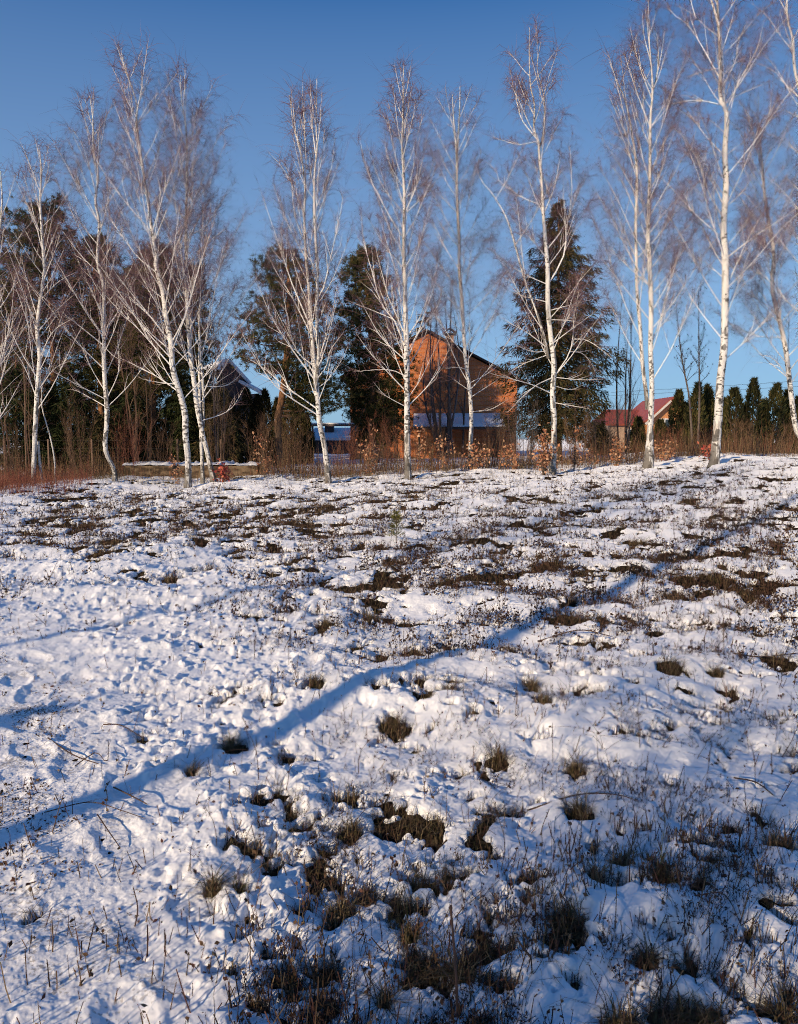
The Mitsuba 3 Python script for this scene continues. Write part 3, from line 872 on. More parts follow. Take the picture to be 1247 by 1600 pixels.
birch('birch_tree', 'birch bent at its foot with long crossing branches, second whole birch from the left', 25.5,
      [[(178, 751, 10), (174, 735, 9), (170, 701, 9), (166.5, 645, 8.5), (164, 577, 8), (164, 510, 7), (161.5, 442, 6.5), (157, 413, 6), (155.6, 349, 5), (151, 317, 4.5), (146, 268, 3.6), (146, 240, 3), (146, 188, 2), (141, 150, 1)]],
      [[(155, 345), (130, 300), (105, 260), (90, 235)], [(148, 300), (128, 230), (102, 190)], [(146, 280), (135, 230), (120, 175)], [(161, 537), (126, 508), (85, 474), (67, 454)], [(157, 528), (126, 474), (85, 422), (60, 395)],
       [(168, 521), (182, 490), (190, 460), (196, 420)], [(172, 629), (186, 582), (186, 545), (193, 514)], [(156, 622), (125, 600), (90, 577)], [(155, 632), (117, 613), (88, 604)], [(163, 545), (178, 555), (200, 568)],
       [(160, 430), (130, 400), (95, 350)], [(157, 420), (175, 380), (186, 325)], [(155, 360), (170, 320), (165, 270)], [(163, 480), (195, 440), (215, 400)], [(164, 500), (140, 450), (120, 425)]],
      3, 16, width=1.5, n_twig=4600)
birch('birch_tree', 'thick white birch leaning left, standing foremost at the left field edge', 24.0,
      [[(292.5, 764, 13), (295, 724, 12), (290, 679, 12), (286, 645, 11.5), (279, 611, 11), (273, 577, 10.5), (267, 532, 10), (261, 499, 9.5), (254, 454, 9), (247, 420, 8.5), (244, 397, 8), (237, 361, 7), (229, 317, 6), (226, 284, 5.2), (218, 236, 4.4), (216.5, 195, 3.6), (208.5, 153, 2.8), (199, 111, 2), (187, 79, 1)]],
      [[(237, 363), (200, 318), (165, 265), (153, 235)], [(226, 300), (195, 260), (165, 215)], [(216, 235), (190, 195), (172, 155)], [(217, 205), (197, 180), (190, 150)], [(222, 192), (235, 165), (250, 145)],
       [(237, 360), (262, 300), (283, 255), (292, 235)], [(240, 371), (257, 336), (273, 291), (290, 233)], [(270, 571), (225, 521), (180, 476), (150, 440)], [(264, 548), (225, 510), (180, 456), (150, 430)],
       [(274, 611), (236, 586), (180, 560), (150, 548)], [(260, 532), (236, 494), (187, 431), (160, 380)], [(272, 530), (288, 501), (313, 431), (330, 370)], [(250, 430), (215, 400), (175, 345), (150, 320)], [(256, 470), (225, 440), (200, 400)],
       [(228, 290), (240, 250), (246, 215)], [(276, 600), (240, 596), (215, 590)], [(262, 500), (285, 450), (300, 400)], [(210, 165), (217, 130), (216, 100)]],
      4, 18, width=1.7, n_twig=5600)
birch('birch_tree', 'birch bent to the left above its foot, standing just right of the foremost left birch', 25.0,
      [[(336, 753, 11), (326, 712, 9.5), (317, 672, 9), (308, 634, 9), (301.5, 589, 8.5), (295, 544, 8), (292.5, 487, 7.5), (292.5, 442, 7), (292, 381, 6), (290, 317, 5), (290, 252, 4), (290, 198, 2.8), (285.5, 156, 1.8), (284, 120, .9)],
       [(318, 668, 5), (317, 622, 5), (313, 566, 4.5), (308, 510, 4), (308, 465, 3.5), (314, 400, 2.5), (318, 350, 1.5)], [(315, 748, 8), (312, 710, 7), (309, 667, 6), (306, 610, 5), (304, 540, 3.5)]],
      [[(292, 375), (320, 350), (345, 300), (362, 272)], [(293, 400), (310, 350), (335, 310)], [(290, 300), (275, 260), (262, 225)], [(322, 616), (335, 566), (350, 520)], [(297, 514), (330, 460), (349, 427), (370, 380)], [(300, 560), (325, 500), (350, 430)],
       [(292, 420), (320, 390), (365, 360)], [(290, 270), (310, 230), (318, 200)], [(291, 350), (270, 310), (258, 270)], [(291, 330), (315, 280), (328, 245)], [(318, 600), (350, 600), (380, 570)], [(290, 220), (300, 190), (300, 160)], [(292, 450), (265, 420), (250, 390)], [(315, 660), (355, 640), (378, 600)]],
      5, 20, width=1.8, n_twig=6200)
birch('birch_tree', 'two stemmed birch with a narrow crown, between the two dark pines', 24.5,
      [[(513.6, 757, 12), (510, 724, 11), (504.6, 690, 10.5), (501, 663, 10), (497, 634, 9.5), (493, 597, 9), (488, 544, 7), (484, 487, 7), (481, 442, 6), (477.6, 394, 5.2), (475, 337, 4.4), (476.5, 292, 3.8), (470, 236, 3), (463, 214, 2.4), (456, 180, 1.8), (453, 150, 1)],
       [(493, 610, 7), (498, 555, 6), (495.6, 510, 6), (496, 442, 5.6), (497, 427, 5.4), (493, 360, 4.6), (492, 315, 4), (493, 270, 3.4), (497, 236, 2.8), (495.6, 202, 2.2), (497, 130, .9)]],
      [[(482, 519), (452, 458), (429, 422), (400, 369)], [(483, 510), (455, 440), (440, 394), (425, 350), (407, 297)], [(481, 442), (461, 400), (434, 345)], [(476.5, 382), (461, 337), (456, 281), (440, 252)], [(475, 337), (458, 292), (440, 262), (422, 245)], [(470, 236), (462, 200), (458, 150)],
       [(497, 349), (510, 304), (519, 283), (530, 250)], [(498, 470), (506, 450), (524, 371), (535, 315), (533, 290)], [(493, 647), (445, 613), (420, 582), (400, 546), (385, 515)], [(495, 640), (440, 600), (400, 568), (370, 552)], [(490, 591), (465, 557), (434, 510), (416, 469), (406, 440)],
       [(485, 577), (461, 544), (445, 476), (440, 430)], [(506, 611), (512, 593), (535, 559), (546, 530)], [(497, 593), (510, 573), (517, 548), (539, 519)], [(499, 566), (519, 494), (522.6, 472), (529, 438)], [(493, 300), (503, 250), (508, 190)], [(476, 300), (478, 240), (474, 180), (472, 118)], [(495, 250), (488, 190), (486, 125)], [(494, 330), (515, 270), (522, 210)], [(478, 400), (450, 350), (428, 290)]],
      6, 18, width=1.1, up=1.15, droop=.12, n_twig=4800)
birch('birch_tree', 'straight white birch with upswept branches in front of the left end of the brick house', 24.5,
      [[(638, 746, 12), (636.6, 690, 11.5), (635.5, 622, 11), (635.5, 577, 10.5), (635, 532, 10), (633.7, 487, 9), (633, 454, 8.5), (632, 427, 8), (631, 381, 7), (632, 311, 6), (630, 265, 5), (628.6, 219, 4), (630, 172, 3), (630, 108, 1)]],
      [[(633, 568), (599.5, 532), (577, 496), (561, 465)], [(632, 553), (617.5, 503), (595, 474), (584, 433), (568, 376), (565, 327)], [(634, 532), (615, 483), (604, 454), (607, 404), (600, 370)], [(604, 454), (590, 400), (585, 367)], [(639, 528), (658, 492), (680, 427), (693, 369)], [(640, 568), (653.5, 521), (685, 476), (694, 433)],
       [(640, 631), (667, 604), (694, 564), (707, 532)], [(632, 607), (584, 559), (557, 523)], [(631, 631), (602, 618), (584, 598)], [(631, 586), (606, 577), (550, 580)], [(630, 374), (605.5, 334), (575, 277), (563, 223)], [(627, 332), (596, 293), (575, 240)], [(626, 325), (605.5, 242), (601, 214)], [(626, 293), (610, 260), (600, 230)],
       [(625, 228), (608, 191), (593, 161)], [(629, 182), (619, 156), (612, 129)], [(639, 311), (666, 283), (682, 237)], [(638, 334), (668, 300), (693, 265)], [(634, 250), (647, 177), (648, 152)], [(640, 330), (652, 288), (669, 209)], [(634, 420), (655, 380), (675, 330)], [(632, 420), (600, 380), (572, 330)], [(634, 470), (650, 430), (664, 400)], [(628, 225), (636, 180), (640, 140)]],
      7, 18, width=1.2, up=1.1, droop=.15, n_twig=5600)
birch('birch_tree', 'thinnest birch, in front of the brick house gable with its foot behind brown brush', 28.0,
      [[(735, 730, 8.5), (734.5, 708, 8.5), (735.6, 645, 8), (732, 600, 7.5), (726.6, 555, 7), (722, 487, 6.5), (717.6, 415, 6), (717.6, 381, 5.5), (715, 311, 5), (714, 242, 4), (709.5, 184, 2.5), (707, 145, 1)], [(714, 240, 3), (718, 172, 2.2), (718, 140, 1)]],
      [[(737, 618), (755, 608), (775, 595)], [(709.6, 281), (696, 260), (679.5, 223)], [(720, 281), (746.6, 265), (767, 246)], [(735, 600), (760, 585), (785, 565)], [(731, 580), (715, 575), (690, 578)], [(733, 610), (718, 600), (705, 590)], [(716, 375), (750, 365), (790, 335)], [(716, 385), (695, 360), (680, 335)],
       [(722, 480), (760, 450), (790, 420)], [(718, 245), (728, 210), (728, 185)], [(717, 400), (745, 380), (775, 375)], [(715, 330), (690, 310), (670, 290)], [(724, 520), (700, 500), (690, 470)], [(737, 640), (765, 640), (790, 625)]],
      8, 16, width=1.6, up=.8, droop=.35, n_twig=3800)
birch('birch_tree', 'birch with a long straight second stem leaning left, in front of the big dark spruce', 24.5,
      [[(864, 735, 12.5), (865, 665, 11), (863.5, 617.6, 10.5), (863.5, 570, 10), (861, 522.5, 9.5), (857.6, 475, 9), (855.7, 427.5, 8), (854, 388, 7.5), (849, 329, 6.5), (846, 281, 5.5), (842, 246, 5), (838.6, 222, 4.2), (836, 198, 3.8), (835, 162.5, 3.2), (831.5, 127, 2.4), (828, 86.5, 1.8), (828, 42, .8)],
       [(857, 560, 6), (851.7, 534, 5.5), (842, 499, 5), (828, 463, 4.6), (816, 427.5, 4.2), (803, 380, 3.6), (790, 341, 3), (768.5, 305, 2.4), (754, 288.5, 1.6), (744, 268, 1)],
       [(841, 236, 3.4), (849, 210, 3), (851.7, 174, 2.6), (850.5, 148, 2.2), (844.5, 122, 1.8), (841, 98, 1.4), (847, 60, .8)]],
      [[(853, 400), (830, 376), (794.6, 343)], [(846, 324), (818, 305), (785, 277), (778, 257.6), (761, 238.6)], [(842, 272), (828, 262), (816, 248)], [(834, 231), (811, 227), (787.5, 217), (768.5, 208)], [(837, 227), (816, 186), (809, 155), (799, 101)], [(834, 184), (821, 143.5), (810, 103)], [(852, 153), (862, 130), (871, 108)],
       [(858, 393), (882.5, 353), (911, 293), (930, 250)], [(862, 440), (878, 408.5), (886, 380), (887, 353), (895.6, 305), (894.4, 257.6), (891, 210)], [(867, 594), (887, 556), (894.4, 527), (897, 487), (904, 458), (901.6, 436)], [(890, 550), (911, 551), (928, 565), (938, 584)], [(894.4, 530), (911, 532), (928, 544), (949, 565)],
       [(862, 499), (892, 501), (911, 508), (928, 530)], [(861, 480), (904, 471.5), (939.6, 462)], [(866, 589), (906, 594), (944, 593)], [(866, 608), (894, 608), (918, 599)], [(867, 631), (894.4, 635), (920.5, 641)], [(861, 609), (830, 603), (797, 596), (754, 588)], [(861, 596), (835, 603), (811, 622), (785, 648)],
       [(857, 557), (818, 568), (798, 584)], [(855, 549), (830, 551), (798, 541.5)], [(856, 541), (823, 522.5), (792, 508), (768.5, 494)], [(857, 451), (830, 434.6), (797, 418), (764, 394)], [(858, 477), (823, 461), (787.5, 446.5)], [(852, 330), (868, 290), (876, 250), (880, 225)], [(866, 540), (885, 520), (912, 500), (926, 488)], [(845, 260), (858, 300), (862, 330)]],
      9, 12, width=1.4, up=.75, droop=.5, n_twig=5200)
birch('birch_tree', 'twin stemmed white birch in front of the red roofed cottage', 24.0,
      [[(1013, 727, 20), (1013, 700, 16), (1014.4, 674.7, 12), (1017, 609, 9.5), (1017, 543.6, 9.2), (1017, 478, 8.8), (1015, 399, 8), (1014.4, 367, 7.5), (1017, 288, 6.5), (1017, 236, 5.5), (1015.7, 183.6, 4.5), (1018, 152, 4), (1017, 118, 3.4), (1012, 52, 2), (1008, 15, 1)],
       [(1012, 640, 8), (1010, 612, 8), (1005, 570, 7.6), (1001, 504, 7), (997, 452, 6.6), (996.6, 399, 6), (996, 354, 5.5), (998.7, 275, 4.6), (996, 236, 4), (988, 183.6, 3.2), (980, 147, 2.6), (970, 123, 2), (957, 88, 1)],
       [(1017, 150, 3), (1025, 131, 2.8), (1032.8, 92, 2.2), (1032.8, 52, 1.6), (1030, 30, .9)]],
      [[(1012, 499), (972, 457), (925, 410)], [(1010, 446.5), (980, 410), (951, 373), (936, 346)], [(995, 391), (975, 378), (954, 368)], [(1020, 528), (1059, 483), (1077, 457)], [(1020, 486), (1043, 439), (1062, 386)], [(1019, 449), (1038, 412), (1059, 370)], [(1018, 338), (1040.6, 294), (1069.5, 239)],
       [(1019, 265), (1043, 218), (1075, 168)], [(1003, 325), (972, 275), (955, 252)], [(1000, 280), (980, 228), (954, 173)], [(1012, 207), (991, 144), (967, 79)], [(1014, 162.6), (999, 105), (983, 34)], [(1030, 120), (1036, 80), (1041, 38)], [(1017, 230), (1002, 190), (985, 130)], [(1020, 300), (1034, 260), (1036, 220)],
       [(997, 240), (975, 200), (948, 150)], [(1002, 400), (975, 340), (960, 290)], [(1018, 360), (1050, 320), (1090, 290)], [(1014, 100), (1004, 60), (1000, 20)], [(1020, 200), (1040, 170), (1050, 120)], [(1016, 420), (1040, 390), (1075, 350)]],
      10, 18, width=1.7, up=.95, droop=.45, n_twig=6800)
birch('birch_tree', 'tallest thick white birch at the right, its top cut off by the frame', 23.0,
      [[(1117, 714, 18), (1119, 700, 17), (1126, 648, 16), (1128.5, 596, 15), (1130, 543.6, 14), (1132, 478, 13.5), (1132, 412, 13), (1132, 354, 12), (1135, 288, 11), (1135, 236, 10), (1131, 183.6, 9), (1130, 147, 8), (1126, 105, 7), (1126, 65.6, 6), (1122, 39, 5), (1110, 0, 4), (1098, -50, 2), (1092, -110, .9)],
       [(1123, 45, 4.5), (1121, 0, 4), (1119, -60, 2.5), (1121, -130, 1)]],
      [[(1126, 115), (1103.6, 65.6), (1085, 26), (1064, 2.6), (1050, -25)], [(1123, 113), (1101, 111), (1069.5, 120.6)], [(1128.5, 168), (1101, 149.5), (1069.5, 144), (1035, 149.5)], [(1126, 343.5), (1103.6, 301.6), (1082.6, 254), (1056, 223), (1020, 207)], [(1130, 330), (1111.4, 278), (1077, 238.6), (1060, 214)], [(1132, 246.5), (1101, 234.7), (1085, 228)],
       [(1130, 118), (1145, 102), (1164, 90.5)], [(1134, 173), (1151, 131), (1179.6, 81), (1193, 29)], [(1134, 168), (1151, 152), (1193, 138)], [(1151, 131), (1154, 90), (1158.6, 60), (1182, 13)], [(1134, 452), (1148, 423), (1182, 360), (1219, 309)], [(1135, 399), (1172, 373), (1208, 349), (1242.5, 320)],
       [(1136, 330), (1160, 300), (1180, 270)], [(1130, 205), (1110, 195), (1095, 192)], [(1135, 250), (1148, 232), (1160, 225)], [(1130, 390), (1118, 300), (1122, 260)], [(1085, 26), (1078, 0), (1075, -40)], [(1128, 90), (1140, 40), (1150, 0)], [(1132, 440), (1105, 410), (1080, 395)]],
      11, 14, width=2.0, up=.6, droop=.75, n_twig=6200)
birch('birch_tree', 'birch leaning left with a tangled dark crown, behind the tallest birch', 27.0,
      [[(1262, 722, 11), (1254, 690, 10.5), (1245, 661.6, 10), (1229.4, 543.6, 9), (1216, 486, 8), (1211, 446.5, 7.5), (1206, 399, 7), (1203, 367, 6.5), (1192.7, 315, 5.5), (1190, 249, 4), (1187.5, 204.5, 2.6), (1185, 150, 1)]],
      [[(1205, 400), (1180, 370), (1150, 350)], [(1210, 440), (1180, 430), (1140, 420)], [(1196, 330), (1215, 290), (1240, 260)], [(1192, 300), (1170, 270), (1160, 230)], [(1190, 260), (1205, 225), (1215, 190)], [(1216, 490), (1190, 470), (1150, 450)], [(1226, 530), (1190, 520), (1150, 490)], [(1205, 390), (1230, 350), (1250, 320)], [(1236, 590), (1200, 560), (1160, 560)], [(1189, 230), (1175, 190), (1172, 160)], [(1191, 280), (1182, 220), (1168, 190)]],
      12, 20, width=1.7, up=.7, droop=.5, n_twig=5600)
birch('birch_tree', 'birch at the right edge with only the left side of its crown in view', 24.0,
      [[(1335, 720, 15), (1305, 500, 12), (1275, 300, 9), (1247, 115, 6), (1240, 65, 4.5), (1234.7, 26, 3.6), (1230, -10, 2.6), (1222, -80, 1)]],
      [[(1275, 300), (1247, 281), (1228, 236), (1215, 205)], [(1262, 200), (1245, 180), (1218, 160)], [(1255, 150), (1235, 125), (1213, 96)], [(1243, 80), (1228, 50), (1215, 20)], [(1280, 330), (1250, 300), (1228, 270)], [(1290, 400), (1260, 360), (1240, 330)], [(1300, 470), (1262, 440), (1236, 420)], [(1250, 130), (1262, 70), (1266, 20)], [(1308, 520), (1270, 510), (1230, 515)]],
      13, 14, width=1.8, up=.6, droop=.75, n_twig=3000)
# trees behind the viewer, whose shadows lie across the field

def real_birch(label, bx, by, hh, rad, seed, bare_to=.55, n_limb=22, width=1.3, n_twig=2500):
    """A birch given in metres (outside the frame)."""
    r = np.random.default_rng(seed)
    t_ = thing('birch_tree', label, 'birch tree', 'birches behind the viewer')
    gz = float(ground(bx, by))
    pts = np.array([[bx + .02 * r.normal(), by, gz - .1], [bx + .03, by, gz + hh * .35], [bx - .02, by + .04, gz + hh * .7], [bx, by, gz + hh]])
    v, f, uv, C, Rr = trunk_mesh(pts, [rad, rad * .85, rad * .5, .006])
    put('trunk', (v, f), 'mat_birch_bark', t_, smooth=True, uv=uv)
    base, dirs = [], []
    for k in range(n_limb):
        u = bare_to + (.97 - bare_to) * (k + r.uniform(0, 1)) / n_limb
        i = min(int(u * 53), 51)
        az, el = k * 2.4, r.uniform(.5, .95)
        le = width * (1.3 - u) * 1.6 + .3
        h = np.array([math.cos(az), math.sin(az), 0])
        p1 = C[i] + (h * math.cos(el) + [0, 0, math.sin(el)]) * le * .5
        p2 = p1 + (h * math.cos(el + .3) + [0, 0, math.sin(el + .3)]) * le * .7
        P, R_ = limb_strand([C[i], p1, p2], min(.02, Rr[i] * .6), .004, 7)
        mb = MB()
        v, f, m = prisms(P[None], R_[None], 4, True)
        mb.add(v, f, np.concatenate([np.repeat(bark_tone(R_[:-1]), 4, 0), bark_tone(R_[-1:])]))
        put('branch', mb, 'mat_wood', t_)
        n = n_twig // n_limb
        tt = r.uniform(1, len(P) - 1.001, n); i = tt.astype(int); g = (tt - i)[:, None]
        base.append(P[i] * (1 - g) + P[i + 1] * g); dirs.append(P[i + 1] - P[i])
    B, d = np.vstack(base), np.vstack(dirs)
    d = d / np.linalg.norm(d, axis=1, keepdims=True) * .8 + rand_unit(len(B), r) * .8
    d /= np.linalg.norm(d, axis=1, keepdims=True)
    mb = MB(); mb.add(*twig_cloud(B, d, r.gamma(4, .13, len(B)) + .1, np.full(len(B), .003), r, .4, TWIG))
    put('twigs', mb, 'mat_twig', t_, kind='stuff')


real_birch('bare birch standing behind the viewer to the left, casting the long shadow', -4.55, -0.98, 12.5, .088, 31, bare_to=.78, n_limb=10)
real_birch('second bare birch behind the viewer, farthest left', -10.6, -4.2, 11.0, .08, 32, bare_to=.5)
real_birch('third bare birch behind the viewer, beside the path', -4.6, -6.2, 7.0, .055, 34, bare_to=.22, n_limb=16, n_twig=1400)

# ------------------------------------------------------------------ conifers
PINE = [(.062, .062, .024), (.085, .076, .030), (.048, .054, .022), (.105, .082, .034), (.042, .046, .02)]
SPRUCE = [(.052, .050, .024), (.075, .060, .028), (.042, .046, .022), (.10, .07, .034)]
GREEN = [(.030, .042, .018), (.045, .055, .022), (.022, .032, .015), (.06, .06, .025)]
THUJA = [(.075, .080, .03), (.10, .09, .034), (.055, .058, .024), (.13, .10, .04)]


def pine(label, Y, px, base_y, trunk, prof, seed, n_bough=46, tufts=16, group='pines behind the birches', cols=PINE, dens=1.0):
    """prof: (photo y, left x, right x) of the crown from its top down; trunk: (x, y, width)."""
    r = np.random.default_rng(seed)
    t_ = thing('pine_tree', label, 'pine tree', group)
    pts = np.array([at(a, b, Y) for a, b, w in trunk])
    pts[0, 2] = min(pts[0, 2], float(ground(pts[0, 0], Y))) - .1
    v, f, uv, C, Rr = trunk_mesh(pts, np.array([w for _, _, w in trunk]) * mpx(Y) / 2, n=40)
    put('trunk', (v, f), 'mat_pine_bark', t_, smooth=True, uv=uv)
    prof = np.array(prof, float)
    ys = np.linspace(prof[0, 0] + 2, prof[-1, 0], n_bough)
    mbB, Cn, Dn = MB(), [], []
    for k, yy in enumerate(ys):
        l, q = np.interp(yy, prof[:, 0], prof[:, 1]), np.interp(yy, prof[:, 0], prof[:, 2])
        az = k * 2.4 + r.uniform(-.4, .4)
        tip_x = (l + q) / 2 + (q - l) / 2 * math.cos(az) * r.uniform(.75, 1.08)
        dep = math.sin(az) * (q - l) / 2 * mpx(Y) * r.uniform(.6, 1)
        tip = at(tip_x, yy, Y) + [0, dep, r.uniform(-.1, .15)]
        i = int(np.clip(np.searchsorted(C[:, 2], tip[2] - .25 * abs(tip[0] - np.interp(tip[2], C[:, 2], C[:, 0]))), 1, len(C) - 1))
        root = C[i]
        le = np.linalg.norm(tip - root)
        mid = (root + tip) / 2 + [0, 0, -.08 * le]
        P, R_ = limb_strand([root, mid, tip], min(.014 + .012 * le, max(Rr[i], .01) * .9), .006, 7)
        vv, ff, m = prisms(P[None], R_[None], 4, True)
        mbB.add(vv, ff, (.12, .07, .045))
        nt = int(tufts * (1.0 + 1.5 * le) * dens)
        t = r.uniform(.18, 1.05, nt) ** .8
        cc = P[0] + (P[-1] - P[0]) * np.minimum(t, 1)[:, None] + np.stack([r.normal(0, .26, nt), r.normal(0, .26, nt), r.normal(.05, .22, nt)], 1) * (.45 + .26 * le)
        m_ = 11
        Cn.append(np.repeat(cc, m_, 0) + r.normal(0, .035, (nt * m_, 3)))
        D = rand_unit(nt * m_, r) + [0, 0, .55] + np.repeat((tip - root)[None] / (le + 1e-9) * .5, nt * m_, 0)
        Dn.append(D / np.linalg.norm(D, axis=1, keepdims=True))
    put('bough', mbB, 'mat_wood', t_, kind='stuff')
    Cn, Dn = np.vstack(Cn), np.vstack(Dn)
    n = len(Cn)
    vv, ff = needles(Cn, Dn, r.uniform(.13, .24, n) * Y / 35, r.uniform(.022, .042, n) * Y / 35, r)
    mb = MB(); mb.add(vv, ff, np.repeat(np.repeat(pick(cols, n // 11, r), 11, 0) * r.uniform(.8, 1.2, (n, 1)), 3, 0))
    put('needles', mb, 'mat_needle', t_, kind='stuff')


pine('dark pine with a bare reddish trunk, left of the two stemmed birch', 37, 445, 715,
     [(438, 716, 12), (434, 660, 11), (440, 625, 11), (446, 580, 10), (449, 540, 9), (452, 470, 7), (450, 400, 3)],
     [(392, 436, 462), (410, 400, 478), (440, 392, 500), (470, 380, 520), (505, 365, 540), (535, 370, 545), (560, 376, 545), (580, 380, 520), (600, 470, 540), (640, 500, 548)], 51, 60, 17)
pine('dense dark pine directly left of the brick house', 40, 580, 700,
     [(578, 712, 13), (582, 640, 12), (584, 560, 11), (576, 480, 8), (570, 395, 3)],
     [(390, 560, 584), (410, 542, 596), (440, 532, 606), (470, 530, 618), (500, 528, 628), (540, 530, 640), (580, 520, 650), (610, 535, 655), (645, 540, 645), (690, 548, 630)], 52, 74, 20)
pine('broad brown green pine in the left background, leftmost', 35, 75, 720,
     [(86, 745, 10), (84, 640, 9), (83, 560, 8), (78, 450, 6), (75, 330, 2.5)],
     [(318, 60, 92), (335, 22, 108), (370, 4, 115), (410, -4, 122), (460, -10, 125), (520, -12, 130), (580, -14, 130), (620, 0, 130), (650, 10, 130)], 53, 68, 24)
pine('brown green pine between the second and third left birches', 46, 150, 720,
     [(160, 742, 10), (158, 660, 9), (156, 560, 8), (150, 470, 6), (146, 380, 2.5)],
     [(372, 130, 160), (395, 112, 182), (430, 105, 196), (480, 100, 205), (540, 100, 210), (590, 100, 215), (630, 105, 215)], 54, 60, 24)
pine('brown green pine with an orange trunk behind the foremost left birch', 36, 245, 720,
     [(238, 742, 10), (239, 660, 9), (240, 600, 8), (242, 500, 6), (246, 400, 2.5)],
     [(385, 234, 258), (410, 212, 275), (450, 205, 285), (500, 198, 296), (550, 195, 300), (590, 200, 300), (620, 205, 290)], 55, 58, 23)
pine('dark pine at the left edge of the picture', 37, -20, 720, [(-10, 745, 10), (-12, 600, 8), (-15, 420, 5), (-16, 350, 2.5)],
     [(345, -32, 4), (370, -60, 20), (430, -75, 32), (500, -80, 40), (600, -80, 40), (660, -70, 35)], 56, 46, 16)
pine('brown pine filling the gap behind the left birches, low and wide', 50, 200, 720, [(196, 742, 9), (198, 620, 8), (200, 500, 6), (204, 425, 2.5)],
     [(415, 190, 216), (450, 175, 235), (500, 165, 245), (560, 160, 255), (620, 160, 260), (660, 170, 250)], 57, 52, 22)


pine('dark pine left of the frame, first in its row', 36, -130, 720, [(-128, 748, 10), (-126, 600, 8), (-125, 420, 5), (-124, 340, 2.5)], [(330, -134, -112), (370, -160, -88), (450, -178, -70), (560, -180, -70), (650, -165, -80)], 58, 40, 13)
pine('dark pine left of the frame, second in its row', 38, -215, 720, [(-214, 748, 10), (-212, 600, 8), (-210, 440, 5), (-210, 370, 2.5)], [(362, -220, -198), (400, -246, -172), (480, -262, -158), (580, -264, -156), (660, -250, -170)], 59, 40, 13)
pine('dark pine left of the frame, last in its row', 37, -310, 720, [(-308, 748, 10), (-306, 600, 8), (-305, 420, 5), (-305, 340, 2.5)], [(330, -316, -294), (380, -346, -262), (470, -360, -248), (580, -360, -250), (660, -344, -268)], 60, 40, 13)


pine('narrow dark pine behind the left birches, beside the snow roof house', 45, 304, 720, [(300, 742, 8), (301, 600, 7), (302, 500, 5), (302, 430, 2.5)], [(415, 292, 312), (460, 276, 326), (530, 268, 336), (600, 266, 342), (670, 270, 340)], 62, 46, 18)


def spruce(name, label, cat, Y, px, top, base, prof, seed, n_br=150, group=None, cols=SPRUCE, m=46, metres=None):
    """A spruce with drooping boughs; prof: (photo y, half width px)."""
    r = np.random.default_rng(seed)
    t_ = thing(name, label, cat, group)
    if metres:                                                               # x, y, height, half width
        b = np.array([metres[0], metres[1], float(ground(metres[0], metres[1])) - .1])
        a = b + [0, 0, metres[2]]
    else:
        b, a = at(px, base, Y), at(px, top, Y)
        b[2] = float(ground(b[0], Y)) - .1
    H = a[2] - b[2]
    v, f, uv, C, Rr = trunk_mesh([b, b * .5 + a * .5, a], [.02 * H * .55 + .03, .01 * H * .55 + .02, .01], n=24, sides=8)
    put('trunk', (v, f), 'mat_pine_bark', t_, smooth=True, uv=uv)
    prof = None if metres else np.array(prof, float)
    mbB, Cn, Dn = MB(), [], []
    for k in range(n_br):
        q = ((k + r.uniform(0, 1)) / n_br) ** .85
        if metres:
            w, root = metres[3] * q * r.uniform(.72, 1.1), a - [0, 0, .03 + .9 * H * q]
        else:
            yy = top + 4 + (prof[-1, 0] - top) * q
            w, root = np.interp(yy, prof[:, 0], prof[:, 1]) * mpx(Y) * r.uniform(.5, 1.18), at(px, yy, Y)
        az = k * 2.39996 + r.uniform(-.3, .3)
        h = np.array([math.cos(az), math.sin(az), 0])
        root = root + [0, 0, .22 * w]
        mid = root + h * w * .55 - [0, 0, .20 * w]
        tip = root + h * w - [0, 0, .24 * w]
        P, R_ = limb_strand([root, mid, tip], .008 + .008 * w, .004, 6)
        vv, ff, _ = prisms(P[None], R_[None], 3, True)
        mbB.add(vv, ff, (.07, .05, .035))
        n = int(m * (.35 + w * .55))
        t = r.uniform(.12, 1.0, n) ** .75 * (len(P) - 1.001)
        i = t.astype(int)
        g = (t - i)[:, None]
        cc = P[i] * (1 - g) + P[i + 1] * g
        side = np.array([-h[1], h[0], 0])
        lat = r.normal(0, 1, n) * (.16 * w + .03) * (1.1 - t / len(P))
        cc = cc + side * lat[:, None] + np.stack([0 * lat, 0 * lat, -np.abs(r.normal(0, .09 + .05 * w, n))], 1)
        D = h * .5 + side * np.sign(lat)[:, None] * .5 + np.array([0, 0, -.55]) + rand_unit(n, r) * .55
        Cn.append(cc); Dn.append(D / np.linalg.norm(D, axis=1, keepdims=True))
    put('bough', mbB, 'mat_wood', t_, kind='stuff')
    Cn, Dn = np.vstack(Cn), np.vstack(Dn)
    n = len(Cn)
    vv, ff = needles(Cn, Dn, r.uniform(.16, .34, n) * max(Y, 12) / 32, r.uniform(.03, .055, n) * max(Y, 12) / 32, r)
    mb = MB(); mb.add(vv, ff, np.repeat(pick(cols, n, r, .3), 3, 0))
    put('needles', mb, 'mat_needle', t_, kind='stuff')


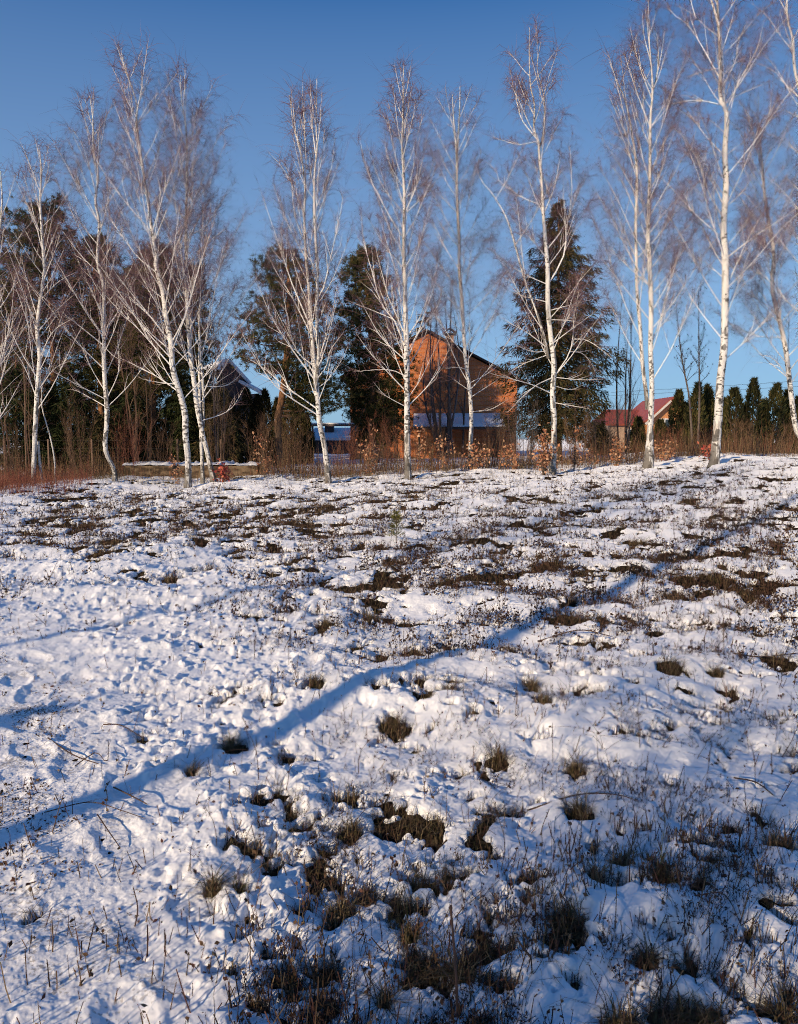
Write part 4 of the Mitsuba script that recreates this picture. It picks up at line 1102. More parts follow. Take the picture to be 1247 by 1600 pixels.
spruce('spruce_tree', 'big dark brown green spruce right of the brick house', 'spruce tree', 32, 873, 306, 716, [(306, 2), (340, 20), (400, 48), (450, 68), (500, 80), (560, 92), (620, 92), (680, 80)], 61, 200, m=125)
for i, (px, top, w, Y, lab) in enumerate(((25, 560, 62, 33, 'dark green young spruce at the left edge under the pines'), (110, 590, 60, 34, 'dark green young spruce behind the leftmost whole birch'), (205, 600, 60, 35, 'dark young spruce behind the second whole birch from the left'),
                                          (285, 590, 55, 36, 'dark young spruce behind the foremost left birch'), (345, 600, 50, 35, 'dark young spruce under the snowy roof at the left'), (160, 640, 50, 33, 'low dark spruce between the left birches'),
                                          (55, 630, 50, 40, 'dark spruce behind the leftmost whole birch, in the second row'), (85, 610, 46, 41, 'second row spruce left of the orange pine trunk'), (140, 615, 46, 41, 'second row spruce between the two left pines'), (180, 605, 46, 42, 'second row spruce behind the second whole birch from the left'), (235, 620, 46, 41, 'second row spruce behind the orange trunk'), (268, 610, 44, 42, 'second row spruce behind the foremost left birch'), (312, 625, 42, 41, 'second row spruce left of the snow roof house'))):
    spruce('young_spruce', lab, 'spruce tree', Y, px, top, 742 if Y < 38 else 725, [(top, 3), (top + 30, w * .4), (top + 70, w * .75), (735, w)], 70 + i, 80, 'young spruces in the left background', GREEN if i < 4 else SPRUCE, 115 if i < 6 else 70)
spruce('spruce_tree', 'small dark spruce top rising behind the ridge of the brick house', 'spruce tree', 62, 664, 478, 680, [(478, 2), (500, 10), (530, 18), (600, 26), (660, 30)], 64, 60, m=30)


spruce('young_spruce', 'small spruce outside the frame on the left, shading the path', 'spruce tree', 1.3, None, None, None, None, 67, 60, None, GREEN, 90, (-4.5, 1.25, 1.5, .9))


def thuja(label, px, top, base, hw, Y, seed, cols=THUJA, group='row of columnar thujas at the right'):
    r = np.random.default_rng(seed)
    t_ = thing('thuja', label, 'thuja', group)
    b, a = at(px, base, Y), at(px, top, Y)
    b[2] = float(ground(b[0], Y))
    H, W = a[2] - b[2], hw * mpx(Y)
    mb = MB(); mb.add(*polyline_tube([b - [0, 0, .1], b + [0, 0, H * .9]], [.05, .01], 6, 5), c=(.1, .07, .05))
    put('trunk', mb, 'mat_wood', t_)
    n = int(3000 * max(1, W / .5))
    u = r.uniform(0, 1, n) ** 1.15
    az = r.uniform(0, 2 * np.pi, n)
    shape = np.minimum(1, (1 - u) * 2.0 + .02) ** .75 * (.8 + .2 * np.sin(np.minimum(u * 3, 1.57)))
    top_lean = r.normal(0, .10, 2)
    lob = 1 + .22 * np.sin(az * 3 + u * 11 + seed) + .10 * np.sin(az * 5 - u * 17)
    q = r.uniform(.25, 1, n) ** .35 * shape * lob * W * (.85 + .3 * fb(u * 6 + seed, az, 2, seed))
    Cn = b + np.stack([np.cos(az) * q + top_lean[0] * u * u, np.sin(az) * q + top_lean[1] * u * u, u * H], 1)
    D = np.stack([np.cos(az) * .45, np.sin(az) * .45, np.full(n, .9)], 1) + rand_unit(n, r) * .5
    D /= np.linalg.norm(D, axis=1, keepdims=True)
    vv, ff = needles(Cn, D, r.uniform(.12, .26, n), r.uniform(.04, .08, n), r)
    mb = MB(); mb.add(vv, ff, np.repeat(pick(cols, n, r, .3), 3, 0))
    put('foliage', mb, 'mat_needle', t_, kind='stuff')


for i, (px, top, hw, Y, lab) in enumerate(((1058, 612, 15, 37, 'thuja hiding the right half of the cottage gable'), (1084, 600, 14, 36, 'dark thuja behind the two thin alder stems'), (1107, 603, 14, 37, 'thuja just left of the tallest birch trunk'), (1147, 608, 19, 36, 'broad thuja just right of the tallest birch trunk'),
                                          (1173, 594, 16, 36, 'tallest pointed thuja at the right'), (1206, 602, 18, 36, 'thuja second from the tallest thuja to the right'), (1224, 612, 11, 37, 'narrow thuja near the right edge'), (1243, 622, 14, 36, 'thuja at the right edge behind the leaning birch'),
                                          (996, 655, 10, 34, 'small thuja left of the twin stemmed birch'), (1030, 660, 11, 34, 'small thuja right of the twin stemmed birch'), (1275, 605, 18, 36, 'thuja cut off by the right edge'), (940, 668, 18, 36, 'low dark thuja right of the big spruce'), (1128, 625, 12, 38, 'thuja directly behind the tallest birch trunk'), (1190, 628, 12, 38, 'short thuja behind the tallest pointed thuja'), (1160, 640, 12, 38, 'short thuja between the broad and the tallest thuja'), (1070, 632, 13, 39, 'short thuja filling the gap behind the alder stems'), (1096, 622, 13, 39, 'thuja behind the right alder stem'), (1118, 636, 14, 39, 'short thuja left of the tallest birch trunk, in the back row'), (1232, 640, 13, 39, 'short thuja in the back row near the right edge'), (1258, 612, 13, 38, 'thuja behind the foot of the leaning birch'), (1312, 606, 17, 36, 'thuja right of the frame, first'), (1346, 596, 17, 37, 'thuja right of the frame, second'), (1384, 610, 17, 36, 'thuja right of the frame, third'), (1420, 602, 17, 37, 'thuja right of the frame, fourth'))):
    thuja(lab, px, top, 724, hw, Y, 500 + i)
for i, (px, top, hw, lab) in enumerate(((318, 622, 18, 'dark thuja behind the trunks of the left birches'), (338, 612, 18, 'dark thuja right of the left birches'), (360, 622, 20, 'first dark thuja left of the pine with the bare trunk'), (385, 610, 18, 'second dark thuja under the left pine'), (402, 618, 16, 'dark thuja with a blunt top left of the pine trunk'), (418, 610, 15, 'dark pointed thuja left of the pine trunk'), (434, 624, 14, 'dark thuja behind the pine trunk'),
                                       (452, 622, 14, 'dark thuja right of the pine trunk'), (468, 628, 13, 'dark thuja near the two stemmed birch'), (480, 648, 10, 'last and lowest dark thuja beside the snowy roofs'))):
    thuja(lab, px, top, 722, hw, 40, 540 + i, SPRUCE, 'dark hedge of thujas behind the left pine')

# ------------------------------------------------------------------ bare shrubs and trees in the background
BROWN = [(.15, .09, .055), (.11, .07, .045), (.19, .12, .075), (.13, .07, .05)]
REDDISH = [(.19, .075, .05), (.15, .06, .045), (.22, .10, .06)]
GREY = [(.10, .08, .075), (.13, .10, .09), (.08, .062, .055)]


def bare_bush(name, label, cat, Y, px, base, top, hw, seed, stems=12, cols=BROWN, group=None, twn=34, rad=.009, spread=1.0, metres=False):
    """Several stems from the ground, forking into fine twigs."""
    r = np.random.default_rng(seed)
    t_ = thing(name, label, cat, group)
    b = np.array([px, Y, 0.]) if metres else at(px, base, Y)
    b[2] = float(ground(b[0], Y)) - .05
    H, W = (top, hw) if metres else (at(px, top, Y)[2] - b[2], hw * mpx(Y))
    B, D, LL = [], [], []
    for k in range(stems):
        o = np.array([r.uniform(-.45, .45) * W, r.uniform(-.3, .3) * W, 0])
        h = H * r.uniform(.65, 1.02)
        e = np.array([o[0] * 1.3 + r.normal(0, .30) * W * spread, r.normal(0, .35) * W * spread, h])
        P, R_ = limb_strand([b + o, b + o + (e - o) * .5 + r.normal(0, .03 * H, 3), b + e], rad * r.uniform(.7, 1.2) * (H / 2) ** .5, .003, 7)
        mb = MB()
        vv, ff, _ = prisms(P[None], R_[None], 4, True)
        mb.add(vv, ff, pick(cols, 1, r)[0])
        side = branch_points(P, R_, 6, r, .45, .3, .35)
        for S, Q in side:
            vv, ff, _ = prisms(S[None], Q[None], 3, True)
            mb.add(vv, ff, pick(cols, 1, r)[0])
        put('stem', mb, 'mat_wood', t_)
        for S in [P[1:]] + [x[0] for x in side]:
            m = twn // 5
            tt = r.uniform(0, len(S) - 1.001, m); i = tt.astype(int); g = (tt - i)[:, None]
            B.append(S[i] * (1 - g) + S[i + 1] * g); D.append(S[i + 1] - S[i])
    B, D = np.vstack(B), np.vstack(D)
    D = D / np.linalg.norm(D, axis=1, keepdims=True) * .8 + rand_unit(len(B), r) * .7 + [0, 0, .2]
    D /= np.linalg.norm(D, axis=1, keepdims=True)
    mb = MB(); mb.add(*twig_cloud(B, D, r.gamma(4, .06, len(B)) * (H / 2) ** .4 + .06, r.uniform(.002, .0034, len(B)), r, -.1, cols))
    put('twigs', mb, 'mat_twig', t_, kind='stuff')


BUSH = 'bare bushes along the edge of the field'
for i, (Y, px, base, top, hw, st, cols, lab) in enumerate((
        (29, 20, 748, 660, 40, 14, BROWN, 'bare brown bush at the left edge behind the red brush'), (29, 120, 745, 620, 38, 14, BROWN, 'bare brown bush between the two leftmost whole birches'), (29.5, 200, 742, 640, 40, 16, REDDISH, 'dense reddish bush right of the second whole birch'),
        (30, 250, 735, 650, 34, 12, BROWN, 'bare bush behind the foremost left birch'), (31, 345, 725, 600, 38, 14, BROWN, 'tall bare bush right of the left birches'), (30, 405, 728, 640, 34, 14, BROWN, 'bare bush at the end of the low wall'), (30, 462, 732, 640, 34, 16, BROWN, 'bare brown bush right of the pine trunk'),
        (29, 545, 735, 672, 36, 14, REDDISH, 'low reddish bush right of the two stemmed birch'), (29.5, 600, 730, 650, 36, 14, REDDISH, 'reddish bush below the dense pine'), (30, 670, 730, 660, 34, 14, BROWN, 'bare bush in front of the snowy lean-to roof'), (29, 772, 726, 640, 36, 16, BROWN, 'bare bush at the right end of the lean-to roof'),
        (29, 815, 726, 612, 32, 16, GREY, 'tall grey bare bush left of the spruce birch'), (29.5, 905, 722, 650, 36, 16, BROWN, 'bare brown bush right of the spruce birch'), (30, 945, 722, 620, 28, 12, GREY, 'grey bare bush left of the cottage'), (29, 1040, 722, 672, 30, 12, REDDISH, 'low reddish bush right of the twin stemmed birch'),
        (29, 1110, 716, 668, 24, 10, REDDISH, 'red stemmed bush at the foot of the tallest birch'), (29, 1165, 718, 655, 30, 12, BROWN, 'bare brown bush in front of the tallest thuja'), (29, 1225, 718, 650, 30, 12, BROWN, 'bare brown bush near the right edge'))):
    bare_bush('bare_bush', lab, 'bush', Y, px, base, top, hw, 600 + i, st, cols, BUSH)
bare_bush('bare_bush', 'dense grey bare bush at the left end of the brick house wall', 'bush', 41, 578, 712, 628, 36, 648, 22, GREY, None, 60, .02)
bare_bush('bare_bush', 'brown bare bush in front of the brick wall under the pine', 'bush', 39, 622, 712, 640, 26, 649, 14, BROWN, None, 50, .014)
bare_bush('bare_tree', 'grey bare tree with two straight dark stems behind the thinnest birch', 'bare tree', 45.5, 704, 705, 400, 44, 640, 9, GREY, None, 200, .034, .5)
bare_bush('bare_tree', 'pale brown bare young tree in front of the brick wall', 'bare tree', 43, 700, 712, 560, 34, 641, 7, BROWN, None, 130, .028, .7)
bare_bush('bare_tree', 'grey bare tree with several stems left of the twin stemmed birch', 'bare tree', 33, 976, 712, 430, 26, 642, 5, GREY, None, 90, .024, .5)
bare_bush('bare_tree', 'bare brown tree left of the foremost left birch', 'bare tree', 31, 215, 740, 470, 60, 645, 6, BROWN, None, 90, .022, .9)
bare_bush('bare_tree', 'bare grey tree whose twigs fill the gap right of the left birches', 'bare tree', 33, 345, 730, 420, 40, 646, 5, GREY, None, 90, .020, .8)
bare_bush('bare_tree', 'bare brown tree at the left edge between birch and pine', 'bare tree', 31, 25, 745, 470, 50, 647, 6, BROWN, None, 80, .02, .9)


for i, (bx, by, hh, hw, lab) in enumerate(((-1.9, -1.3, 2.3, .8, 'bare bush behind the viewer, nearest the path'), (-3.1, -2.4, 2.8, .9, 'bare bush behind the viewer, at the middle of the path edge'), (-0.5, -1.6, 2.2, .8, 'bare bush directly behind the viewer'), (1.1, -2.6, 2.6, .9, 'bare bush behind the viewer to the right'))):
    bare_bush('bare_bush', lab, 'bush', by, bx, 0, hh, hw, 660 + i, 13, BROWN, 'bare bushes behind the viewer', 60, .024, 1.0, True)


def alder(label, pts, seed):
    r = np.random.default_rng(seed)
    t_ = thing('young_alder', label, 'alder', 'thin alders at the right')
    Y = 30
    P = np.array([at(a, b, Y) for a, b in pts]); P[0, 2] = float(ground(P[0, 0], Y)) - .05
    S, R_ = limb_strand(P, .05, .006, 16)
    mb = MB(); vv, ff, _ = prisms(S[None], R_[None], 6, True); mb.add(vv, ff, (.13, .10, .085)); put('trunk', mb, 'mat_wood', t_)
    mb, cone = MB(), []
    for B, Q in branch_points(S[4:], R_[4:], 26, r, .8, .24, .45):
        vv, ff, _ = prisms(B[None], Q[None] * .8, 3, True); mb.add(vv, ff, (.075, .058, .05))
        for C2, Q2 in branch_points(B, Q, 4, r, .6, .4, .3):
            vv, ff, _ = prisms(C2[None], Q2[None] * .8, 3, True); mb.add(vv, ff, (.075, .058, .05)); cone.append(C2[-1])
    put('branches', mb, 'mat_twig', t_, kind='stuff')
    cone = np.array(cone)[::2]
    o = np.array([[1, 0, 0], [-1, 0, 0], [0, 1, 0], [0, -1, 0], [0, 0, 1.4], [0, 0, -1.4]]) * .024
    of = np.array([[0, 2, 4], [2, 1, 4], [1, 3, 4], [3, 0, 4], [2, 0, 5], [1, 2, 5], [3, 1, 5], [0, 3, 5]])
    v = (cone[:, None] + o[None]).reshape(-1, 3)
    mb = MB(); mb.add(v, (of[None] + (np.arange(len(cone)) * 6)[:, None, None]).reshape(-1, 3), (.035, .028, .025))
    put('cones', mb, 'mat_twig', t_, kind='stuff')


alder('thin alder with dark cones, its stem slanting to the upper left', [(1083, 712), (1077, 622), (1069.5, 583), (1061.6, 530), (1056, 465)], 650)
alder('thin straight alder with dark cones, right one of the pair', [(1090, 712), (1093, 622), (1092, 543.6), (1092, 452)], 651)

# brush as a mass along the field edge, and the red brush in front at the left
r = np.random.default_rng(90)
n = 15500
px = r.uniform(-330, 1500, n)
Yb = r.uniform(26.8, 31.5, n)
Yb = np.where((px > 190) & (px < 400) & (r.uniform(0, 1, n) < .6), r.uniform(29.5, 31.5, n), Yb)
X = (px - 623.5) / FPX * Yb
Z = ground(X, Yb)
hh = r.gamma(4, .16, n) * np.where((px > 190) & (px < 400), .6, 1) * (.75 + .5 * fb(X * .8, Yb * .8, 2, 91))
d = np.stack([r.normal(0, .16, n), r.normal(0, .16, n), np.ones(n)], 1)
b0 = np.stack([X, Yb, Z - .03], 1)
p2 = b0 + d * hh[:, None]
p1 = (b0 + p2) / 2 + r.normal(0, .03, (n, 3))
rad = r.uniform(.003, .0065, n)
v, f, m = prisms(np.stack([b0, p1, p2], 1), np.stack([rad, rad * .8, rad * .4], 1), 3, True)
mb = MB(); mb.add(v, f, np.repeat(pick(BROWN + REDDISH[:1] + [(.26, .18, .10), (.22, .16, .10)], n, r), m, 0))
k = r.integers(0, n, 8000)
B = b0[k] + (p2[k] - b0[k]) * r.uniform(.25, 1, len(k))[:, None]
D = d[k] * .8 + rand_unit(len(k), r) * .7; D /= np.linalg.norm(D, axis=1, keepdims=True)
mb.add(*twig_cloud(B, D, r.uniform(.1, .35, len(k)), r.uniform(.002, .0035, len(k)), r, -.1, BROWN + REDDISH))
put('brown_brush', mb, 'mat_twig', label='brown brush of thin dry stems along the whole edge of the field', cat='brush', kind='stuff')
n = 5200
px = 175 * r.uniform(0, 1, n) ** 1.25 - 30
px = np.where(r.uniform(0, 1, n) < .25, r.uniform(-300, -20, n), px)
Yb = r.uniform(20.5, 27, n)
keep = r.uniform(0, 1, n) < np.clip(1.1 - px / 190 - (26 - Yb) * .09, .05, 1)
px, Yb = px[keep], Yb[keep]; n = len(px)
X = (px - 623.5) / FPX * Yb
Z = ground(X, Yb) + mounds(X, Yb)
hh = r.gamma(5, .075, n)
b0 = np.stack([X, Yb, Z - .03], 1)
d = np.stack([r.normal(0, .14, n), r.normal(0, .14, n), np.ones(n)], 1)
p2 = b0 + d * hh[:, None]
rad = r.uniform(.0025, .005, n)
v, f, m = prisms(np.stack([b0, (b0 + p2) / 2, p2], 1), np.stack([rad, rad * .8, rad * .4], 1), 3, True)
mb = MB(); mb.add(v, f, np.repeat(pick([(.23, .085, .06), (.17, .06, .045), (.26, .13, .08)], n, r), m, 0))
k = r.integers(0, n, 5000)
B = b0[k] + (p2[k] - b0[k]) * r.uniform(.3, 1, len(k))[:, None]
D = d[k] + rand_unit(len(k), r) * .7; D /= np.linalg.norm(D, axis=1, keepdims=True)
mb.add(*twig_cloud(B, D, r.uniform(.08, .22, len(k)), r.uniform(.002, .003, len(k)), r, -.1, [(.23, .085, .06), (.17, .06, .045)]))
put('red_brush', mb, 'mat_twig', label='low red stemmed brush in front of the birches at the left', cat='brush', kind='stuff')
# dry pale grass along the foot of the brush
n = 7000
px = r.uniform(-20, 1300, n); Yb = r.uniform(24.5, 29.5, n)
X = (px - 623.5) / FPX * Yb
g_ = fb(X * .7, Yb * .7, 2, 93)
keep = g_ > .46
X, Yb = X[keep], Yb[keep]
P = np.stack([X, Yb, ground(X, Yb) + mounds(X, Yb) + .02], 1)
mb = MB(); mb.add(*blade_mesh(P, r.uniform(.12, .34, len(P)), r.uniform(.005, .009, len(P)), r, STRAW + [(.24, .16, .09)]))
put('dry_grass', mb, 'mat_dry', label='pale dry grass at the foot of the brush and birches', cat='dry grass', kind='stuff')

# ------------------------------------------------------------------ oak saplings with copper leaves
OAK = [(.38, .17, .08), (.46, .24, .13), (.32, .12, .06), (.52, .31, .19), (.24, .10, .06), (.30, .17, .10)]
RED = [(.40, .07, .05), (.33, .08, .05), (.46, .14, .08)]
for i, (Y, px, base, top, hw, n, cols, lab) in enumerate((
        (23.6, 850, 743, 668, 19, 330, OAK, 'tallest oak sapling with copper leaves, at the foot of the spruce birch'), (25.5, 896, 730, 672, 9, 110, OAK, 'narrow oak sapling with pale copper leaves right of the spruce birch'), (26.5, 806, 728, 695, 16, 120, OAK, 'low oak sapling left of the spruce birch'),
        (26.5, 965, 724, 676, 18, 170, OAK, 'oak sapling with copper leaves left of the twin stemmed birch'), (26.5, 1042, 724, 688, 22, 170, OAK, 'low oak sapling right of the twin stemmed birch'), (26.5, 698, 732, 685, 15, 150, OAK, 'oak sapling in front of the pale bare young tree'), (26.8, 742, 730, 692, 26, 240, OAK, 'wide oak sapling at the foot of the thinnest birch'),
        (27, 655, 732, 670, 12, 90, OAK, 'oak sapling just right of the straight birch'), (27, 578, 736, 668, 26, 190, OAK, 'oak sapling with copper leaves left of the straight birch'), (24.8, 352, 760, 724, 15, 170, RED, 'small bright red leaved sapling right of the left birches'), (26.5, 277, 748, 716, 14, 80, OAK, 'sparse leafy sapling just left of the foremost left birch'),
        (28, 412, 738, 680, 22, 120, OAK, 'leafy sapling beside the pine with the bare trunk'), (25.5, 870, 735, 690, 14, 70, OAK, 'low leafy sapling directly right of the spruce birch foot'), (26, 925, 728, 700, 10, 50, OAK, 'smallest oak sapling between the two right saplings'), (25.5, 1108, 716, 697, 26, 90, RED, 'low red leaved bush at the foot of the tallest birch'),
        (27, 790, 728, 690, 12, 60, OAK, 'thin oak sapling right of the wide oak sapling'), (28, 382, 575, 560, 8, 0, OAK, ''))):
    if n == 0:
        continue
    r = np.random.default_rng(700 + i)
    n = int(n * 1.3)
    t_ = thing('oak_sapling', lab, 'sapling', 'leafy saplings along the field edge')
    b = at(px, base, Y); b[2] = float(ground(b[0], Y) + mounds(b[0], Y)) - .03
    H, W = at(px, top, Y)[2] - b[2], hw * mpx(Y)
    LP = []
    for k in range(max(3, n // 40)):
        e = b + np.array([r.normal(0, .4) * W, r.normal(0, .4) * W, H * (1 if k == 0 else r.uniform(.5, .95))])
        S, R_ = limb_strand([b + r.normal(0, .03, 3) * [1, 1, 0], (b + e) / 2 + r.normal(0, .03, 3), e], .009, .003, 7)
        mb = MB(); vv, ff, _ = prisms(S[None], R_[None], 4, True); mb.add(vv, ff, (.13, .09, .06))
        for B, Q in branch_points(S, R_, 5, r, .7, .28, .2):
            vv, ff, _ = prisms(B[None], Q[None], 3, True); mb.add(vv, ff, (.13, .09, .06)); LP.append(B)
        LP.append(S[1:])
        put('stem', mb, 'mat_wood', t_)
    LP = np.vstack(LP)
    C = LP[r.integers(0, len(LP), n)] + r.normal(0, 1, (n, 3)) * [W * .22, W * .22, H * .05]
    mb = MB(); mb.add(*leaf_mesh(C, r.uniform(.07, .13, n), r, cols))
    put('leaves', mb, 'mat_oak_leaf', t_, kind='stuff')

# ------------------------------------------------------------------ buildings
def wall_quad(pts, thick, c=(.5, .5, .5)):
    """A vertical polygon (convex, counted points) given thickness along +y."""
    p = np.array(pts, float)
    q = p + [0, thick, 0]
    n = len(p)
    f = [[0, i, i + 1] for i in range(1, n - 1)] + [[n, n + i + 1, n + i] for i in range(1, n - 1)]
    for i in range(n):
        j = (i + 1) % n
        f += [[i, i + n, j + n], [i, j + n, j]]
    return np.vstack([p, q]), np.array(f)


def slab(a, b, c, d, t):
    """A roof slab over the quad a b c d, t thick (upwards along its normal)."""
    p = np.array([a, b, c, d], float)
    nrm = np.cross(p[1] - p[0], p[3] - p[0]); nrm /= np.linalg.norm(nrm)
    if nrm[2] < 0:
        nrm = -nrm
    v = np.vstack([p, p + nrm * t])
    f = [[0, 2, 1], [0, 3, 2], [4, 5, 6], [4, 6, 7]]
    for i in range(4):
        j = (i + 1) % 4
        f += [[i, j, j + 4], [i, j + 4, i + 4]]
    return v, np.array(f)


def uv_wall(v):
    return v[:, [0, 2]].copy()


Y = 48.0
gz = float(ground(at(668, 690, Y)[0], Y))
xl, xr = at(547, 600, Y)[0], at(808, 600, Y)[0]
apex = at(666, 517, Y)
ez, ezr = at(666, 583, Y)[2], at(666, 592, Y)[2]
house = thing('brick_house', 'orange brick house with a big gable and a snowy lean-to roof behind the birches', 'house')
pl = [[xl, Y, gz - .3], [xr, Y, gz - .3], [xr, Y, ezr - .1], [apex[0], Y, apex[2] - .12], [xl, Y, ez]]
v, f = wall_quad(pl, 9.0)
v2, f2 = v[f].reshape(-1, 3), np.arange(len(f) * 3).reshape(-1, 3)
put('wall', (v2, f2), 'mat_brick', house, uv=uv_wall(v2))
ov, Lx, Rx = .3, xl - .6, xr + .6
sl = (apex[2] - ez) / (apex[0] - xl); sr = (apex[2] - ezr) / (xr - apex[0])
ro = None
for s_, (ex, zz) in enumerate(((Lx, ez - sl * .6), (Rx, ezr - sr * .6))):
    a = [apex[0], Y - ov, apex[2] - .02]; b = [ex, Y - ov, zz]
    mb = MB(); mb.add(*slab(a, b, [ex, Y + 9.5, zz], [apex[0], Y + 9.5, apex[2] - .02], .1), c=(.05, .035, .03))
    ro = put('roof', mb, 'mat_plain', house)
    mb = MB(); mb.add(*slab([apex[0], Y + .6, apex[2] + .11], [ex, Y + .6, zz + .11], [ex, Y + 9.4, zz + .11], [apex[0], Y + 9.4, apex[2] + .11], .08))
    put('snow_cover', (mb.arrays()[0], mb.arrays()[1]), 'mat_roof_snow', ro)
c0 = at(703, 530, Y + 2)
mb = MB(); mb.box([c0[0] - .24, Y + 2, c0[2] - 2], [c0[0] + .24, Y + 2.5, c0[2] + .25], (.45, .25, .15))
ch = put('chimney', mb, 'mat_plain', ro)
mb = MB(); mb.box([c0[0] - .36, Y + 1.85, c0[2] + .3], [c0[0] + .36, Y + 2.65, c0[2] + .36], (.12, .12, .13))
v_, f_ = slab([c0[0], Y + 1.85, c0[2] + .68], [c0[0] - .4, Y + 1.85, c0[2] + .38], [c0[0] - .4, Y + 2.65, c0[2] + .38], [c0[0], Y + 2.65, c0[2] + .68], .03); mb.add(v_, f_, (.12, .12, .13))
v_, f_ = slab([c0[0], Y + 1.85, c0[2] + .68], [c0[0] + .4, Y + 1.85, c0[2] + .38], [c0[0] + .4, Y + 2.65, c0[2] + .38], [c0[0], Y + 2.65, c0[2] + .68], .03); mb.add(v_, f_, (.12, .12, .13))
for sx in (-.3, .3):
    mb.box([c0[0] + sx - .02, Y + 1.9, c0[2] + .2], [c0[0] + sx + .02, Y + 1.94, c0[2] + .4], (.12, .12, .13))
put('chimney_cap', mb, 'mat_plain', house)
# lean-to
la, lb = at(646, 651, Y)[0], at(781, 651, Y)[0]
lt, le_ = at(700, 650, Y)[2], at(700, 671, Y - 2.2)[2]
mb = MB(); mb.add(*slab([la, Y - .03, lt], [lb, Y - .03, lt], [lb + .1, Y - 2.2, le_], [la - .1, Y - 2.2, le_], .14), c=(.06, .045, .04))
lr = put('lean_to_roof', mb, 'mat_plain', house)
a_ = np.array(slab([la + .03, Y - .06, lt + .145], [lb - .03, Y - .06, lt + .145], [lb + .05, Y - 2.15, le_ + .145], [la - .05, Y - 2.15, le_ + .145], .1)[0])
g_ = np.linspace(0, 1, 40)
U, V = np.meshgrid(g_, np.linspace(0, 1, 14))
top = (1 - V)[..., None] * ((1 - U)[..., None] * a_[4] + U[..., None] * a_[5]) + V[..., None] * ((1 - U)[..., None] * a_[7] + U[..., None] * a_[6])
top[..., 2] += .06 * (fb(U * 9, V * 3, 2, 140) - .6) - .10 * (np.abs(V - .5) > .46)
i, j = np.meshgrid(np.arange(13), np.arange(39), indexing='ij'); q = i * 40 + j
put('snow_cover', (top.reshape(-1, 3), np.concatenate([np.stack([q, q + 41, q + 1], -1).reshape(-1, 3), np.stack([q, q + 40, q + 41], -1).reshape(-1, 3)])), 'mat_roof_snow', lr, smooth=True)
for k in range(4):
    x_ = la + .3 + (lb - la - .6) * k / 3
    mb = MB(); mb.box([x_ - .06, Y - 2.05, gz - .2], [x_ + .06, Y - 1.93, le_ + .02], (.12, .08, .05)); put('post', mb, 'mat_plain', house)
mb = MB(); mb.box([apex[0] - 4.3, Y - .035, gz + .9], [apex[0] - 3.5, Y - .003, gz + 2.2], (.45, .42, .38)); w_ = put('window', mb, 'mat_plain', house)
mb = MB(); mb.box([apex[0] - 4.22, Y - .05, gz + .98], [apex[0] - 3.58, Y - .036, gz + 2.12]); put('pane', (mb.arrays()[0], mb.arrays()[1]), 'mat_pane', w_)

# snowy roofs seen between pine and brick house
Ys = 62.0
sh = thing('snowy_shed', 'low shed with a snow covered roof and a stub chimney, left of the brick house', 'shed')
x0, x1 = at(478, 680, Ys)[0], at(552, 680, Ys)[0]
zb, zt = at(500, 688, Ys)[2], at(500, 672, Ys + 3)[2]
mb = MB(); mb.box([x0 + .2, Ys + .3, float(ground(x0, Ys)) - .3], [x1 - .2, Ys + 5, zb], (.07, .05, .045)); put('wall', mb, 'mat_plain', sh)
mb = MB(); mb.add(*slab([x0, Ys, zb], [x1, Ys, zb], [x1 - .4, Ys + 3, zt], [x0 + .4, Ys + 3, zt], .2)); put('snow_roof', (mb.arrays()[0], mb.arrays()[1]), 'mat_roof_snow', sh)
cx = at(512, 672, Ys)[0]
mb = MB(); mb.box([cx - .35, Ys + 1.5, zb], [cx + .35, Ys + 2.1, zt + .35], (.07, .05, .05)); mb.box([cx - .45, Ys + 1.4, zt + .36], [cx + .45, Ys + 2.2, zt + .44], (.1, .08, .08)); put('chimney', mb, 'mat_plain', sh)
gb = thing('overhead_beam', 'dark horizontal beam with snow on it beside the brick house wall', 'beam')
Yb_ = 47.4
a_, b_ = at(482, 664, Yb_), at(556, 663, Yb_)
mb = MB(); mb.box([a_[0], Yb_, a_[2] - .07], [b_[0], Yb_ + .12, a_[2] + .05], (.13, .10, .09)); put('beam', mb, 'mat_plain', gb)
mb = MB(); mb.box([a_[0] + .02, Yb_ + .01, a_[2] + .053], [b_[0] - .02, Yb_ + .11, a_[2] + .13]); put('snow_cap', (mb.arrays()[0], mb.arrays()[1]), 'mat_roof_snow', gb)
for x_ in (a_[0] + .2, b_[0] - .25):
    mb = MB(); mb.box([x_, Yb_ + .02, -.2], [x_ + .1, Yb_ + .1, a_[2] - .072], (.13, .10, .09)); put('post', mb, 'mat_plain', gb)

